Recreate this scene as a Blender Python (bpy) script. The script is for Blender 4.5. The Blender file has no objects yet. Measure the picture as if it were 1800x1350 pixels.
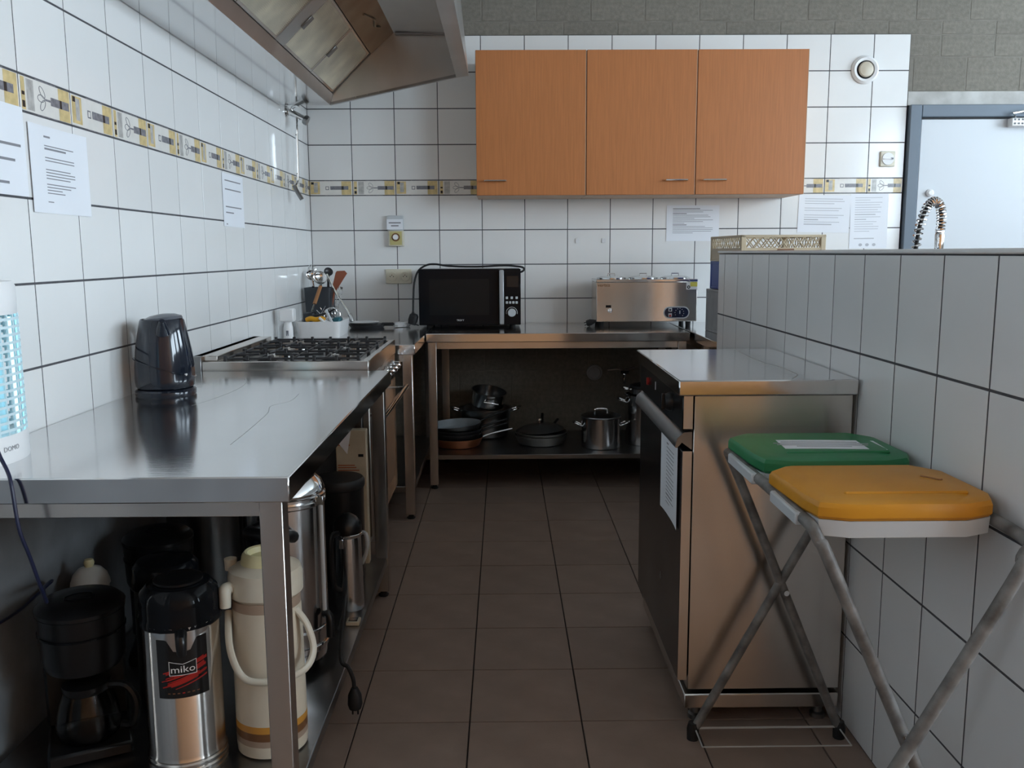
import bpy, bmesh, math, random
from mathutils import Matrix, Vector
random.seed(7)
PI = math.pi
scene = bpy.context.scene
COL = scene.collection

# ------------------------------------------------------------------ camera
CAM_H = 1.2428
pitch, yaw, roll = 0.14682, 0.00888, 0.00551
cp, sp = math.cos(pitch), math.sin(pitch)
fwd = Vector((math.sin(yaw) * cp, math.cos(yaw) * cp, -sp))
right = Vector((math.cos(yaw), -math.sin(yaw), 0))
down = fwd.cross(right)
rr = math.cos(roll) * right + math.sin(roll) * down
dd = -math.sin(roll) * right + math.cos(roll) * down
cam_data = bpy.data.cameras.new('camera')
cam_data.sensor_width = 36.0
cam_data.lens = 31.166
cam_data.clip_start = 0.02
cam = bpy.data.objects.new('camera', cam_data)
COL.objects.link(cam)
cam.matrix_world = Matrix(((rr.x, -dd.x, -fwd.x, 0), (rr.y, -dd.y, -fwd.y, 0), (rr.z, -dd.z, -fwd.z, CAM_H), (0, 0, 0, 1)))
scene.camera = cam

# ------------------------------------------------------------------ room constants
XL, YB, XP = -1.1228, 5.2723, 0.896          # left wall, back wall, partition face
XR, YREAR, ZCEIL = 4.7, -1.6, 3.05           # right wall, wall behind the camera, ceiling
ZC = 0.83                                    # worktop height
WINDOWS = [(-1.5, 0.6), (1.1, 2.3), (3.2, 4.5)]   # y ranges of windows in the right wall
WZ0, WZ1 = 1.4, 2.8

# ------------------------------------------------------------------ world, daylight, exposure
world = bpy.data.worlds.new('overcast_sky')
scene.world = world
world.use_nodes = True
wn = world.node_tree.nodes
wn['Background'].inputs[0].default_value = (0.72, 0.87, 1.0, 1)
wn['Background'].inputs[1].default_value = 7.0
for (y0, y1) in WINDOWS:                      # portals: they only guide the sky light through the openings
    ld = bpy.data.lights.new('window_portal', 'AREA')
    ld.shape = 'RECTANGLE'; ld.size = y1 - y0; ld.size_y = WZ1 - WZ0
    ld.cycles.is_portal = True
    lo = bpy.data.objects.new('window_portal', ld); COL.objects.link(lo)
    lo.matrix_world = Matrix(((0, 0, 1, XR + 0.16), (1, 0, 0, (y0 + y1) / 2), (0, 1, 0, (WZ0 + WZ1) / 2), (0, 0, 0, 1)))
ld = bpy.data.lights.new('window_portal', 'AREA')
ld.shape = 'RECTANGLE'; ld.size = 0.4; ld.size_y = 0.8; ld.cycles.is_portal = True
lo = bpy.data.objects.new('window_portal', ld); COL.objects.link(lo)
lo.matrix_world = Matrix(((0, 0, -1, XL - .16), (-1, 0, 0, -.8), (0, 1, 0, 1.9), (0, 0, 0, 1)))
vs = scene.view_settings
scene.display_settings.display_device = 'sRGB'
vs.view_transform = 'Standard'; vs.look = 'None'; vs.gamma = 1.0; vs.use_curve_mapping = False
vs.exposure = 1.57


# ------------------------------------------------------------------ materials
def mat(name, c, r=0.5, metal=0.0, var=0.0, scale=6.0, stretch=(1, 1, 1), bump=0.0, bscale=80.0, bstretch=None,
        dark=None, trans=0.0, emit=None, estr=0.0, rvar=0.0, ior=1.45, coat=0.0, alpha=1.0, objrand=0.0, aniso=0.0):
    m = bpy.data.materials.new(name); m.use_nodes = True
    nt = m.node_tree; N = nt.nodes; L = nt.links
    b = N['Principled BSDF']
    b.inputs['Base Color'].default_value = (*c, 1)
    b.inputs['Roughness'].default_value = r
    b.inputs['Metallic'].default_value = metal
    b.inputs['IOR'].default_value = ior
    b.inputs['Transmission Weight'].default_value = trans
    b.inputs['Coat Weight'].default_value = coat
    b.inputs['Alpha'].default_value = alpha
    if emit:
        b.inputs['Emission Color'].default_value = (*emit, 1)
        b.inputs['Emission Strength'].default_value = estr
    tc = N.new('ShaderNodeTexCoord')
    if aniso:
        tg_ = N.new('ShaderNodeCombineXYZ'); tg_.inputs[0].default_value = 0.04; tg_.inputs[1].default_value = 0.03; tg_.inputs[2].default_value = 1.0
        b.inputs['Anisotropic'].default_value = aniso      # horizontally brushed: reflections smear upright
        L.new(tg_.outputs[0], b.inputs['Tangent'])
    if var or rvar or dark:
        mp = N.new('ShaderNodeMapping'); mp.inputs['Scale'].default_value = stretch
        nz = N.new('ShaderNodeTexNoise'); nz.inputs['Scale'].default_value = scale; nz.inputs['Detail'].default_value = 5
        L.new(tc.outputs['Object'], mp.inputs['Vector']); L.new(mp.outputs[0], nz.inputs['Vector'])
        if var or dark:
            cr = N.new('ShaderNodeValToRGB')
            lo = dark if dark else tuple(max(0, x * (1 - var)) for x in c)
            hi = c if dark else tuple(min(1, x * (1 + var)) for x in c)
            cr.color_ramp.elements[0].position = 0.3; cr.color_ramp.elements[0].color = (*lo, 1)
            cr.color_ramp.elements[1].position = 0.7; cr.color_ramp.elements[1].color = (*hi, 1)
            L.new(nz.outputs['Fac'], cr.inputs[0])
            src = cr.outputs[0]
            if objrand:
                oi = N.new('ShaderNodeObjectInfo'); ma = N.new('ShaderNodeMapRange')
                ma.inputs['To Min'].default_value = 1 - objrand; ma.inputs['To Max'].default_value = 1 + objrand
                L.new(oi.outputs['Random'], ma.inputs['Value'])
                vm = N.new('ShaderNodeVectorMath'); vm.operation = 'SCALE'
                L.new(src, vm.inputs[0]); L.new(ma.outputs[0], vm.inputs['Scale']); src = vm.outputs[0]
            L.new(src, b.inputs['Base Color'])
        if rvar:
            mr = N.new('ShaderNodeMapRange')
            mr.inputs['To Min'].default_value = max(0.02, r - rvar); mr.inputs['To Max'].default_value = r + rvar
            L.new(nz.outputs['Fac'], mr.inputs['Value']); L.new(mr.outputs[0], b.inputs['Roughness'])
    if bump:
        mp2 = N.new('ShaderNodeMapping'); mp2.inputs['Scale'].default_value = bstretch or stretch
        n2 = N.new('ShaderNodeTexNoise'); n2.inputs['Scale'].default_value = bscale; n2.inputs['Detail'].default_value = 3
        bp = N.new('ShaderNodeBump'); bp.inputs['Strength'].default_value = bump; bp.inputs['Distance'].default_value = 0.002
        L.new(tc.outputs['Object'], mp2.inputs['Vector']); L.new(mp2.outputs[0], n2.inputs['Vector'])
        L.new(n2.outputs['Fac'], bp.inputs['Height']); L.new(bp.outputs[0], b.inputs['Normal'])
    return m


M = {}
M['tile'] = mat('white_glazed_tile', (0.78, 0.78, 0.77), 0.14, var=0.02, scale=3, bump=0.06, bscale=7, objrand=0.02)
M['ptile'] = mat('partition_glazed_tile', (0.74, 0.75, 0.75), 0.2, var=0.02, scale=3, bump=0.05, bscale=7, objrand=0.02)
M['grout'] = mat('dark_grout', (0.075, 0.075, 0.082), 0.9, var=0.2, scale=30)
M['btile'] = mat('border_tile_glaze', (0.74, 0.72, 0.68), 0.2, var=0.05, scale=20)
M['b_yel'] = mat('border_print_ochre', (0.64, 0.50, 0.25), 0.25, var=0.18, scale=40)
M['b_grey'] = mat('border_print_grey', (0.2, 0.2, 0.22), 0.25, var=0.3, scale=60)
M['b_dark'] = mat('border_print_black', (0.03, 0.03, 0.03), 0.25)
M['b_pale'] = mat('border_print_pale_grey', (0.45, 0.44, 0.42), 0.25, var=0.2, scale=50)
M['floor'] = mat('brown_floor_tile', (0.265, 0.195, 0.158), 0.42, var=0.12, scale=9, bump=0.15, bscale=260, rvar=0.06, objrand=0.05)
M['fgrout'] = mat('floor_grout', (0.035, 0.028, 0.025), 0.9)
M['block'] = mat('concrete_block', (0.205, 0.190, 0.160), 0.95, var=0.16, scale=45, bump=0.8, bscale=160, objrand=0.05)
M['mortar'] = mat('block_mortar', (0.20, 0.185, 0.158), 0.95, var=0.15, scale=20, bump=0.5, bscale=90)
M['plaster'] = mat('grey_plaster', (0.19, 0.20, 0.21), 0.8, var=0.25, scale=5, bump=0.3, bscale=60)
M['ceiling'] = mat('ceiling_paint', (0.66, 0.66, 0.64), 0.9, var=0.04, scale=4)
M['wallpaint'] = mat('wall_paint', (0.5, 0.49, 0.46), 0.85, var=0.04, scale=4)
M['rearpaint'] = mat('rear_wall_paint', (0.40, 0.36, 0.32), 0.85, var=0.05, scale=4)
M['rearwood'] = mat('rear_wood_panel', (0.72, 0.36, 0.165), 0.5, var=0.12, scale=5, stretch=(9, 1, 0.6))
M['steel'] = mat('brushed_steel', (0.66, 0.62, 0.58), 0.23, 1.0, var=0.04, scale=5, aniso=0.97)
M['hoodmirror'] = mat('polished_hood_steel', (0.55, 0.55, 0.55), 0.09, 1.0, rvar=0.03, scale=5, bump=0.05, bscale=6)
M['steel_top'] = mat('worktop_steel', (0.70, 0.70, 0.70), 0.13, 1.0, var=0.06, scale=3, bump=0.05, bscale=20, bstretch=(1, 12, 1), rvar=0.04)
M['hobsteel'] = mat('hob_pan_steel', (0.42, 0.42, 0.42), 0.3, 1.0, var=0.15, scale=8)
M['silver'] = mat('silver_plastic', (0.42, 0.44, 0.46), 0.4, 0.35)
M['steel_dk'] = mat('dull_dark_steel', (0.27, 0.27, 0.27), 0.32, 1.0, var=0.15, scale=8, rvar=0.08)
M['hood'] = mat('hood_steel', (0.55, 0.55, 0.54), 0.34, 1.0, var=0.1, scale=4, rvar=0.08)
M['hood_brown'] = mat('greasy_hood_steel', (0.36, 0.29, 0.21), 0.35, 1.0, dark=(0.22, 0.15, 0.09), scale=7, rvar=0.1)
M['filter'] = mat('grease_filter_mesh', (0.80, 0.76, 0.64), 0.5, 0.6, var=0.18, scale=7)
M['chrome'] = mat('chrome', (0.75, 0.75, 0.75), 0.07, 1.0)
M['potsteel'] = mat('pot_steel', (0.62, 0.62, 0.62), 0.17, 1.0, rvar=0.05, scale=6)
M['olddk'] = mat('dark_pan_coating', (0.025, 0.025, 0.028), 0.35, var=0.3, scale=20)
M['pangrey'] = mat('worn_aluminium', (0.42, 0.42, 0.40), 0.4, 0.9, var=0.1, scale=9)
M['copper'] = mat('copper_pan', (0.62, 0.24, 0.12), 0.3, 0.75, var=0.15, scale=9)
M['panpale'] = mat('pale_blue_pan_lining', (0.40, 0.46, 0.50), 0.3, var=0.1, scale=9)
M['wood'] = mat('beech_laminate', (0.46, 0.168, 0.055), 0.42, var=0.09, scale=7, stretch=(16, 1, 0.8), bump=0.04, bscale=30, bstretch=(20, 1, 1))
M['woodside'] = mat('beech_edge', (0.62, 0.42, 0.28), 0.5, var=0.05, scale=9)
M['woodh'] = mat('wooden_handle', (0.33, 0.15, 0.06), 0.5, var=0.2, scale=20, stretch=(1, 1, 0.2))
M['spat'] = mat('brown_silicone', (0.24, 0.07, 0.035), 0.5)
M['paper'] = mat('paper', (0.80, 0.82, 0.86), 0.6, var=0.015, scale=6)
M['ink'] = mat('printed_ink', (0.24, 0.24, 0.26), 0.7)
M['inkpale'] = mat('pale_printed_ink', (0.46, 0.47, 0.50), 0.7)
M['plastic_w'] = mat('white_plastic', (0.80, 0.80, 0.80), 0.35)
M['plastic_iv'] = mat('ivory_plastic', (0.66, 0.62, 0.50), 0.35)
M['plastic_yel'] = mat('yellowed_ivory_plastic', (0.52, 0.46, 0.20), 0.4)
M['black'] = mat('black_plastic', (0.007, 0.007, 0.008), 0.3)
M['blackgloss'] = mat('glossy_black', (0.007, 0.008, 0.010), 0.09, ior=1.22)
M['kettle'] = mat('kettle_black_gloss', (0.010, 0.014, 0.024), 0.10, coat=0.25)
M['kettle_lid'] = mat('kettle_lid_grey', (0.10, 0.11, 0.13), 0.25)
M['rubber'] = mat('black_rubber', (0.01, 0.01, 0.011), 0.55)
M['bluecord'] = mat('dark_cord', (0.012, 0.016, 0.05), 0.4)
M['cream'] = mat('cream_enamel', (0.62, 0.54, 0.42), 0.35, var=0.06, scale=8)
M['creamlid'] = mat('cream_plastic', (0.66, 0.62, 0.52), 0.35, dark=(0.55, 0.48, 0.37), scale=10)
M['yellowcup'] = mat('yellowed_plastic', (0.62, 0.56, 0.32), 0.4)
M['s_orange'] = mat('stripe_orange', (0.52, 0.24, 0.04), 0.4)
M['s_brown'] = mat('stripe_brown', (0.17, 0.075, 0.03), 0.4)
M['s_tan'] = mat('stripe_tan', (0.36, 0.26, 0.19), 0.4)
M['red'] = mat('red_print', (0.42, 0.02, 0.015), 0.35)
M['whiteprint'] = mat('white_print', (0.8, 0.8, 0.8), 0.4)
M['glass'] = mat('clear_glass', (0.9, 0.9, 0.9), 0.02, trans=1.0, ior=1.45)
M['carafe'] = mat('carafe_glass', (0.55, 0.55, 0.55), 0.03, trans=1.0, ior=1.3)
M['lidglass'] = mat('smoked_lid_glass', (0.35, 0.35, 0.34), 0.05, trans=0.85, ior=1.2)
M['green'] = mat('green_plastic', (0.02, 0.20, 0.075), 0.42, var=0.12, scale=5)
M['yellow'] = mat('amber_plastic', (0.62, 0.27, 0.015), 0.42, var=0.1, scale=5)
M['clip'] = mat('grey_plastic_clip', (0.55, 0.58, 0.60), 0.45)
M['tube'] = mat('worn_grey_paint', (0.25, 0.245, 0.235), 0.5, dark=(0.07, 0.065, 0.06), scale=22, rvar=0.1)
M['tube2'] = mat('grey_tube_paint', (0.47, 0.47, 0.45), 0.4, var=0.1, scale=12)
M['iron'] = mat('cast_iron', (0.03, 0.03, 0.033), 0.42, var=0.25, scale=30)
M['ovenglass'] = mat('oven_door_glass', (0.012, 0.013, 0.014), 0.06, ior=1.25)
M['dw_door'] = mat('dishwasher_door', (0.10, 0.10, 0.105), 0.25, 0.9, rvar=0.08, scale=4)
M['panelblk'] = mat('control_panel_black', (0.012, 0.012, 0.013), 0.2)
M['navy'] = mat('navy_panel', (0.012, 0.02, 0.05), 0.25)
M['amberlbl'] = mat('yellow_sticker', (0.70, 0.62, 0.12), 0.5)
M['beige'] = mat('beige_crate_plastic', (0.50, 0.41, 0.28), 0.45, var=0.08, scale=8)
M['bluepl'] = mat('blue_crate_plastic', (0.015, 0.06, 0.30), 0.4)
M['greypl'] = mat('grey_crate_plastic', (0.30, 0.31, 0.32), 0.5, var=0.1, scale=20)
M['doorleaf'] = mat('door_leaf_white', (0.60, 0.63, 0.66), 0.45)
M['doorframe'] = mat('blue_grey_frame', (0.13, 0.165, 0.205), 0.45)
M['lintel'] = mat('pale_lintel', (0.55, 0.55, 0.53), 0.9, dark=(0.36, 0.35, 0.33), scale=9)
M['uv'] = mat('uv_tube_glow', (0.5, 0.9, 1.0), 0.4, emit=(0.45, 0.85, 1.0), estr=0.7)
M['uvback'] = mat('cyan_tinted_reflector', (0.40, 0.62, 0.68), 0.3)
M['uvslat'] = mat('pale_cyan_grille', (0.62, 0.76, 0.80), 0.4)
M['mustard'] = mat('mustard_plastic', (0.75, 0.36, 0.015), 0.4)
M['teal'] = mat('teal_plastic', (0.02, 0.12, 0.15), 0.4)
M['card'] = mat('printed_card', (0.50, 0.44, 0.33), 0.6, var=0.12, scale=15)
M['cardred'] = mat('card_orange_print', (0.40, 0.12, 0.05), 0.6)
M['darkholder'] = mat('dark_slate_holder', (0.035, 0.042, 0.05), 0.4)
M['jug'] = mat('white_glaze', (0.60, 0.60, 0.56), 0.3)
M['winframe'] = mat('window_frame_white', (0.7, 0.7, 0.7), 0.4)
M['stain'] = mat('dried_water_mark', (0.42, 0.42, 0.41), 0.5, 0.6)
M['tape'] = mat('clear_tape', (0.68, 0.69, 0.70), 0.3)


# ------------------------------------------------------------------ mesh building
class MB:
    def __init__(s):
        s.v = []; s.f = []; s.mi = []; s.M = Matrix()

    def add(s, verts, faces, m=0):
        o = len(s.v)
        for p in verts: s.v.append(s.M @ Vector(p))
        for f in faces: s.f.append([o + i for i in f]); s.mi.append(m)
        return s

    def box(s, x0, x1, y0, y1, z0, z1, b=0.0, m=0):
        if x0 > x1: x0, x1 = x1, x0
        if y0 > y1: y0, y1 = y1, y0
        if z0 > z1: z0, z1 = z1, z0
        if b <= 0:
            return s.add([(x0, y0, z0), (x1, y0, z0), (x1, y1, z0), (x0, y1, z0), (x0, y0, z1), (x1, y0, z1), (x1, y1, z1), (x0, y1, z1)],
                         [(0, 3, 2, 1), (4, 5, 6, 7), (0, 1, 5, 4), (1, 2, 6, 5), (2, 3, 7, 6), (3, 0, 4, 7)], m)
        b = min(b, (x1 - x0) * .49, (y1 - y0) * .49, (z1 - z0) * .49)
        X, Y, Z = (x0, x1), (y0, y1), (z0, z1)
        V = []; idx = {}
        for i in (0, 1):
            for j in (0, 1):
                for k in (0, 1):
                    cx, cy, cz = X[i], Y[j], Z[k]
                    ix, iy, iz = cx + (b if i == 0 else -b), cy + (b if j == 0 else -b), cz + (b if k == 0 else -b)
                    idx[(i, j, k, 0)] = len(V); V.append((cx, iy, iz))
                    idx[(i, j, k, 1)] = len(V); V.append((ix, cy, iz))
                    idx[(i, j, k, 2)] = len(V); V.append((ix, iy, cz))
        F = []
        q = ((0, 0), (1, 0), (1, 1), (0, 1))
        for t in (0, 1):
            F.append([idx[(t, a, c, 0)] for a, c in q]); F.append([idx[(a, t, c, 1)] for a, c in q]); F.append([idx[(a, c, t, 2)] for a, c in q])
        for a in (0, 1):
            for c in (0, 1):
                F.append([idx[(a, c, 0, 0)], idx[(a, c, 0, 1)], idx[(a, c, 1, 1)], idx[(a, c, 1, 0)]])
                F.append([idx[(a, 0, c, 0)], idx[(a, 0, c, 2)], idx[(a, 1, c, 2)], idx[(a, 1, c, 0)]])
                F.append([idx[(0, a, c, 1)], idx[(0, a, c, 2)], idx[(1, a, c, 2)], idx[(1, a, c, 1)]])
        for i in (0, 1):
            for j in (0, 1):
                for k in (0, 1): F.append([idx[(i, j, k, 0)], idx[(i, j, k, 1)], idx[(i, j, k, 2)]])
        return s.add(V, F, m)

    def lathe(s, prof, c=(0, 0, 0), n=28, m=0, sx=1.0, sy=1.0, a0=0.0, a1=2 * PI):
        full = abs(a1 - a0 - 2 * PI) < 1e-6
        k = n if full else n + 1
        V = []; rings = []
        for (r, z) in prof:
            if r < 1e-6:
                rings.append([len(V)]); V.append((c[0], c[1], c[2] + z))
            else:
                ring = []
                for i in range(k):
                    a = a0 + (a1 - a0) * i / n
                    ring.append(len(V)); V.append((c[0] + r * sx * math.cos(a), c[1] + r * sy * math.sin(a), c[2] + z))
                rings.append(ring)
        F = []
        for A, B in zip(rings[:-1], rings[1:]):
            for i in range(n if full else n):
                j = (i + 1) % k
                if len(A) == 1 and len(B) == 1: continue
                if len(A) == 1: F.append((A[0], B[i], B[j]))
                elif len(B) == 1: F.append((A[i], A[j], B[0]))
                else: F.append((A[i], A[j], B[j], B[i]))
        return s.add(V, F, m)

    def tube(s, pts, r, n=8, m=0, smooth=0, caps=True, flat=1.0):
        P = [Vector(p) for p in pts]
        if smooth and len(P) > 2:
            Q = []
            for i in range(len(P) - 1):
                p0 = P[max(i - 1, 0)]; p1 = P[i]; p2 = P[i + 1]; p3 = P[min(i + 2, len(P) - 1)]
                for t in range(smooth):
                    u = t / smooth
                    Q.append(0.5 * ((2 * p1) + (p2 - p0) * u + (2 * p0 - 5 * p1 + 4 * p2 - p3) * u * u + (-p0 + 3 * p1 - 3 * p2 + p3) * u ** 3))
            Q.append(P[-1]); P = Q
        R = r if isinstance(r, (list, tuple)) else None
        V = []; F = []
        d = (P[1] - P[0]).normalized()
        up = Vector((0, 0, 1)) if abs(d.z) < 0.9 else Vector((1, 0, 0))
        u = (up - d * up.dot(d)).normalized()
        for i, p in enumerate(P):
            if i == 0: t = P[1] - P[0]
            elif i == len(P) - 1: t = P[-1] - P[-2]
            else: t = P[i + 1] - P[i - 1]
            t.normalize()
            u = (u - t * u.dot(t))
            if u.length < 1e-6: u = t.orthogonal()
            u.normalize(); w = t.cross(u)
            if R: ri = R[0] + (R[-1] - R[0]) * i / (len(P) - 1) if len(R) == 2 else R[min(int(i * len(R) / len(P)), len(R) - 1)]
            else: ri = r
            for k in range(n):
                a = 2 * PI * k / n
                V.append(p + u * (ri * flat * math.cos(a)) + w * (ri * math.sin(a)))
        for i in range(len(P) - 1):
            for k in range(n):
                F.append((i * n + k, i * n + (k + 1) % n, (i + 1) * n + (k + 1) % n, (i + 1) * n + k))
        if caps:
            F.append(tuple(range(n))[::-1]); F.append(tuple((len(P) - 1) * n + k for k in range(n)))
        return s.add(V, F, m)

    def prism(s, poly, h0, h1, ax='z', m=0):
        n = len(poly)
        def P(a, b, h): return (a, b, h) if ax == 'z' else ((a, h, b) if ax == 'y' else (h, a, b))
        V = [P(a, b, h0) for a, b in poly] + [P(a, b, h1) for a, b in poly]
        F = [tuple(range(n))[::-1], tuple(range(n, 2 * n))] + [(i, (i + 1) % n, n + (i + 1) % n, n + i) for i in range(n)]
        return s.add(V, F, m)

    def quad(s, a, b, c, d, m=0):
        return s.add([a, b, c, d], [(0, 1, 2, 3)], m)

    def text(s, txt, size, mtx, m=0, bend=None, sx=1.0):
        cu = bpy.data.curves.new('t', 'FONT'); cu.body = txt; cu.size = size; cu.align_x = 'CENTER'; cu.align_y = 'CENTER'
        cu.resolution_u = 2
        o = bpy.data.objects.new('t', cu); COL.objects.link(o)
        dg = bpy.context.evaluated_depsgraph_get()
        me = bpy.data.meshes.new_from_object(o.evaluated_get(dg))
        V = []
        for v in me.vertices:
            x, y = v.co.x * sx, v.co.y
            V.append(mtx @ (Vector((x, y, 0)) if not bend else bend(x, y)))
        F = [tuple(p.vertices) for p in me.polygons]
        bpy.data.objects.remove(o); bpy.data.curves.remove(cu); bpy.data.meshes.remove(me)
        return s.add(V, F, m)

    def mesh(s, name, mats, inv=None, angle=38, recalc=True):
        me = bpy.data.meshes.new(name)
        V = [inv @ v for v in s.v] if inv else s.v
        me.from_pydata([tuple(v) for v in V], [], s.f)
        for mm in mats: me.materials.append(M[mm])
        me.polygons.foreach_set('material_index', s.mi)
        if recalc:
            bm = bmesh.new(); bm.from_mesh(me)
            bmesh.ops.recalc_face_normals(bm, faces=bm.faces); bm.to_mesh(me); bm.free()
        me.polygons.foreach_set('use_smooth', [True] * len(me.polygons))
        me.set_sharp_from_angle(angle=math.radians(angle))
        me.update()
        return me

    def build(s, name, mats, parent=None, world=True, base=None, angle=38):
        """parent given: a part (verts in world space, or in the parent's own space when world=False)."""
        if isinstance(mats, str): mats = [mats]
        inv = None; loc = None
        if parent is not None:
            if world: inv = (WM[parent.name]).inverted()
        elif world:
            xs = [v.x for v in s.v]; ys = [v.y for v in s.v]; zs = [v.z for v in s.v]
            loc = Vector(base) if base else Vector(((min(xs) + max(xs)) / 2, (min(ys) + max(ys)) / 2, min(zs)))
            inv = Matrix.Translation(-loc)
        o = bpy.data.objects.new(name, s.mesh(name, mats, inv, angle))
        COL.objects.link(o)
        if loc is not None: o.location = loc; WM[o.name] = Matrix.Translation(loc)
        if parent is not None: o.parent = parent; WM[o.name] = WM[parent.name]
        return o


WM = {}


def tag(o, label=None, cat=None, group=None, kind=None):
    if label: o['label'] = label
    if cat: o['category'] = cat
    if group: o['group'] = group
    if kind: o['kind'] = kind
    return o


def thing(name, label, cat, loc=(0, 0, 0), rz=0.0, group=None, mtx=None):
    o = bpy.data.objects.new(name, None); COL.objects.link(o)
    o.empty_display_size = 0.05
    mw = mtx if mtx is not None else Matrix.Translation(loc) @ Matrix.Rotation(rz, 4, 'Z')
    o.matrix_world = mw; WM[o.name] = mw.copy()
    return tag(o, label, cat, group)


def struct(name, mb, mats, parent=None):
    o = mb.build(name, mats, parent, angle=30)
    if parent is None: o['kind'] = 'structure'
    return o


def inst(name, me, parent, loc):
    o = bpy.data.objects.new(name, me); COL.objects.link(o)
    o.parent = parent
    o.location = WM[parent.name].inverted() @ Vector(loc)
    return o


# ------------------------------------------------------------------ room shell
flo = struct('floor', MB().box(-1.3, XR + .2, YREAR - .2, YB + .2, -0.12, -0.006), 'fgrout')
struct('ceiling', MB().box(-1.3, XR + .2, YREAR - .2, YB + .2, ZCEIL, ZCEIL + .1), 'ceiling')
LWY, LWZ = (-1.0, -.6), (1.5, 2.3)                    # window in the left wall, behind the camera
wl = struct('wall_left', MB().box(XL - .2, XL - .008, YREAR - .2, LWY[0], -.1, ZCEIL + .1, m=1).box(XL - .2, XL - .008, LWY[1], YB + .2, -.1, ZCEIL + .1, m=1)
            .box(XL - .2, XL - .008, LWY[0], LWY[1], -.1, LWZ[0], m=1).box(XL - .2, XL - .008, LWY[0], LWY[1], LWZ[1], ZCEIL + .1, m=1)
            .box(XL - .008, XL - .0012, .5, YB + .012, .7746, 2.4667, m=0), ['grout', 'plaster'])
wb = struct('wall_back', MB().box(-1.3, XR + .2, YB + .022, YB + .2, -.1, ZCEIL + .1, m=1)
            .box(XL - .012, 2.336, YB + .0012, YB + .022, .7746, 2.4667, m=0), ['grout', 'mortar'])
struct('wall_rear', MB().box(-1.3, XR + .2, YREAR - .2, YREAR, -.1, ZCEIL + .1), 'rearpaint')
mbw = MB(); ys = [YREAR - .2]
for (a, b) in WINDOWS: ys += [a, b]
ys.append(YB + .2)
mbw.box(XR, XR + .2, YREAR - .2, YB + .2, -.1, WZ0).box(XR, XR + .2, YREAR - .2, YB + .2, WZ1, ZCEIL + .1)
for i in range(0, len(ys), 2): mbw.box(XR, XR + .2, ys[i], ys[i + 1], WZ0, WZ1)
struct('wall_right', mbw, 'wallpaint')
for i, (a, b) in enumerate(WINDOWS):
    fr = MB().box(XR + .06, XR + .12, a, a + .05, WZ0, WZ1).box(XR + .06, XR + .12, b - .05, b, WZ0, WZ1)
    fr.box(XR + .06, XR + .12, a, b, WZ0, WZ0 + .05).box(XR + .06, XR + .12, a, b, WZ1 - .05, WZ1)
    fr.box(XR + .065, XR + .115, (a + b) / 2 - .03, (a + b) / 2 + .03, WZ0, WZ1)
    wo = struct('window_%d' % (i + 1), fr, 'winframe')
    MB().box(XR - .03, XR + .06, a - .03, b + .03, WZ0 - .03, WZ0, .004).build('window_sill', 'winframe', wo)
fr = MB()
a, b = LWY
fr.box(XL - .12, XL - .06, a, a + .05, *LWZ).box(XL - .12, XL - .06, b - .05, b, *LWZ).box(XL - .12, XL - .06, a, b, LWZ[0], LWZ[0] + .05).box(XL - .12, XL - .06, a, b, LWZ[1] - .05, LWZ[1])
struct('window_4', fr, 'winframe')
# wooden fitted panelling along the wall behind the camera (mirrored in the steel)
pan = MB()
for i in range(8): pan.box(-1.1 + i * .573, -1.1 + i * .573 + .568, YREAR + .002, YREAR + .05, .0, 2.75, .004)
struct('trim_1', pan, 'rearwood')

# partition
wp = struct('wall_partition', MB().box(XP + .0012, XP + .144, 1.4109, 3.712, -.1, 1.2354, m=0), ['grout'])
MB().box(XP - .004, XP + .154, 1.405, 3.722, 1.2362, 1.2465, .003).build('cap_tile', 'ptile', wp)
MB().box(XP + .02, XP + .15, 3.712, 3.718, 0, 1.234, .001).box(XP + .001, XP + .15, 1.405, 1.4108, 0, 1.234, .001).build('end_tile', 'ptile', wp)


def tile_mesh(name, w, h, axis, mats=('tile',), t=.007, b=.0009, g=.0023, extra=None):
    """a glazed tile with softened rim; lower-left front corner at the local origin. axis: 'x+' faces +X, 'x-' faces -X, 'y-' faces -Y, 'z+' faces up"""
    if 'ptile' in mats: g = .0029
    k = .0028 if axis != 'z+' else .002
    if axis == 'z+': g = .002
    V = [(g, k, -t), (w - g, k, -t), (w - g, h - k, -t), (g, h - k, -t), (g, k, -b * .7), (w - g, k, -b * .7), (w - g, h - k, -b * .7), (g, h - k, -b * .7),
         (g + b, k + b, 0), (w - g - b, k + b, 0), (w - g - b, h - k - b, 0), (g + b, h - k - b, 0)]
    F = []
    for o in (0, 4):
        for i in range(4): F.append((o + i, o + (i + 1) % 4, o + 4 + (i + 1) % 4, o + 4 + i))
    F.append((8, 9, 10, 11))
    mb = MB()
    T = {'y-': Matrix(((1, 0, 0, 0), (0, 0, -1, 0), (0, 1, 0, 0), (0, 0, 0, 1))),
         'x+': Matrix(((0, 0, 1, 0), (1, 0, 0, 0), (0, 1, 0, 0), (0, 0, 0, 1))),
         'x-': Matrix(((0, 0, -1, 0), (-1, 0, 0, 0), (0, 1, 0, 0), (0, 0, 0, 1))),
         'z+': Matrix(((1, 0, 0, 0), (0, 1, 0, 0), (0, 0, 1, 0), (0, 0, 0, 1)))}[axis]
    mb.M = T
    mb.add(V, F, 0)
    if extra: extra(mb, w, h)
    return mb.mesh(name, mats, recalc=False, angle=18)


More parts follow.
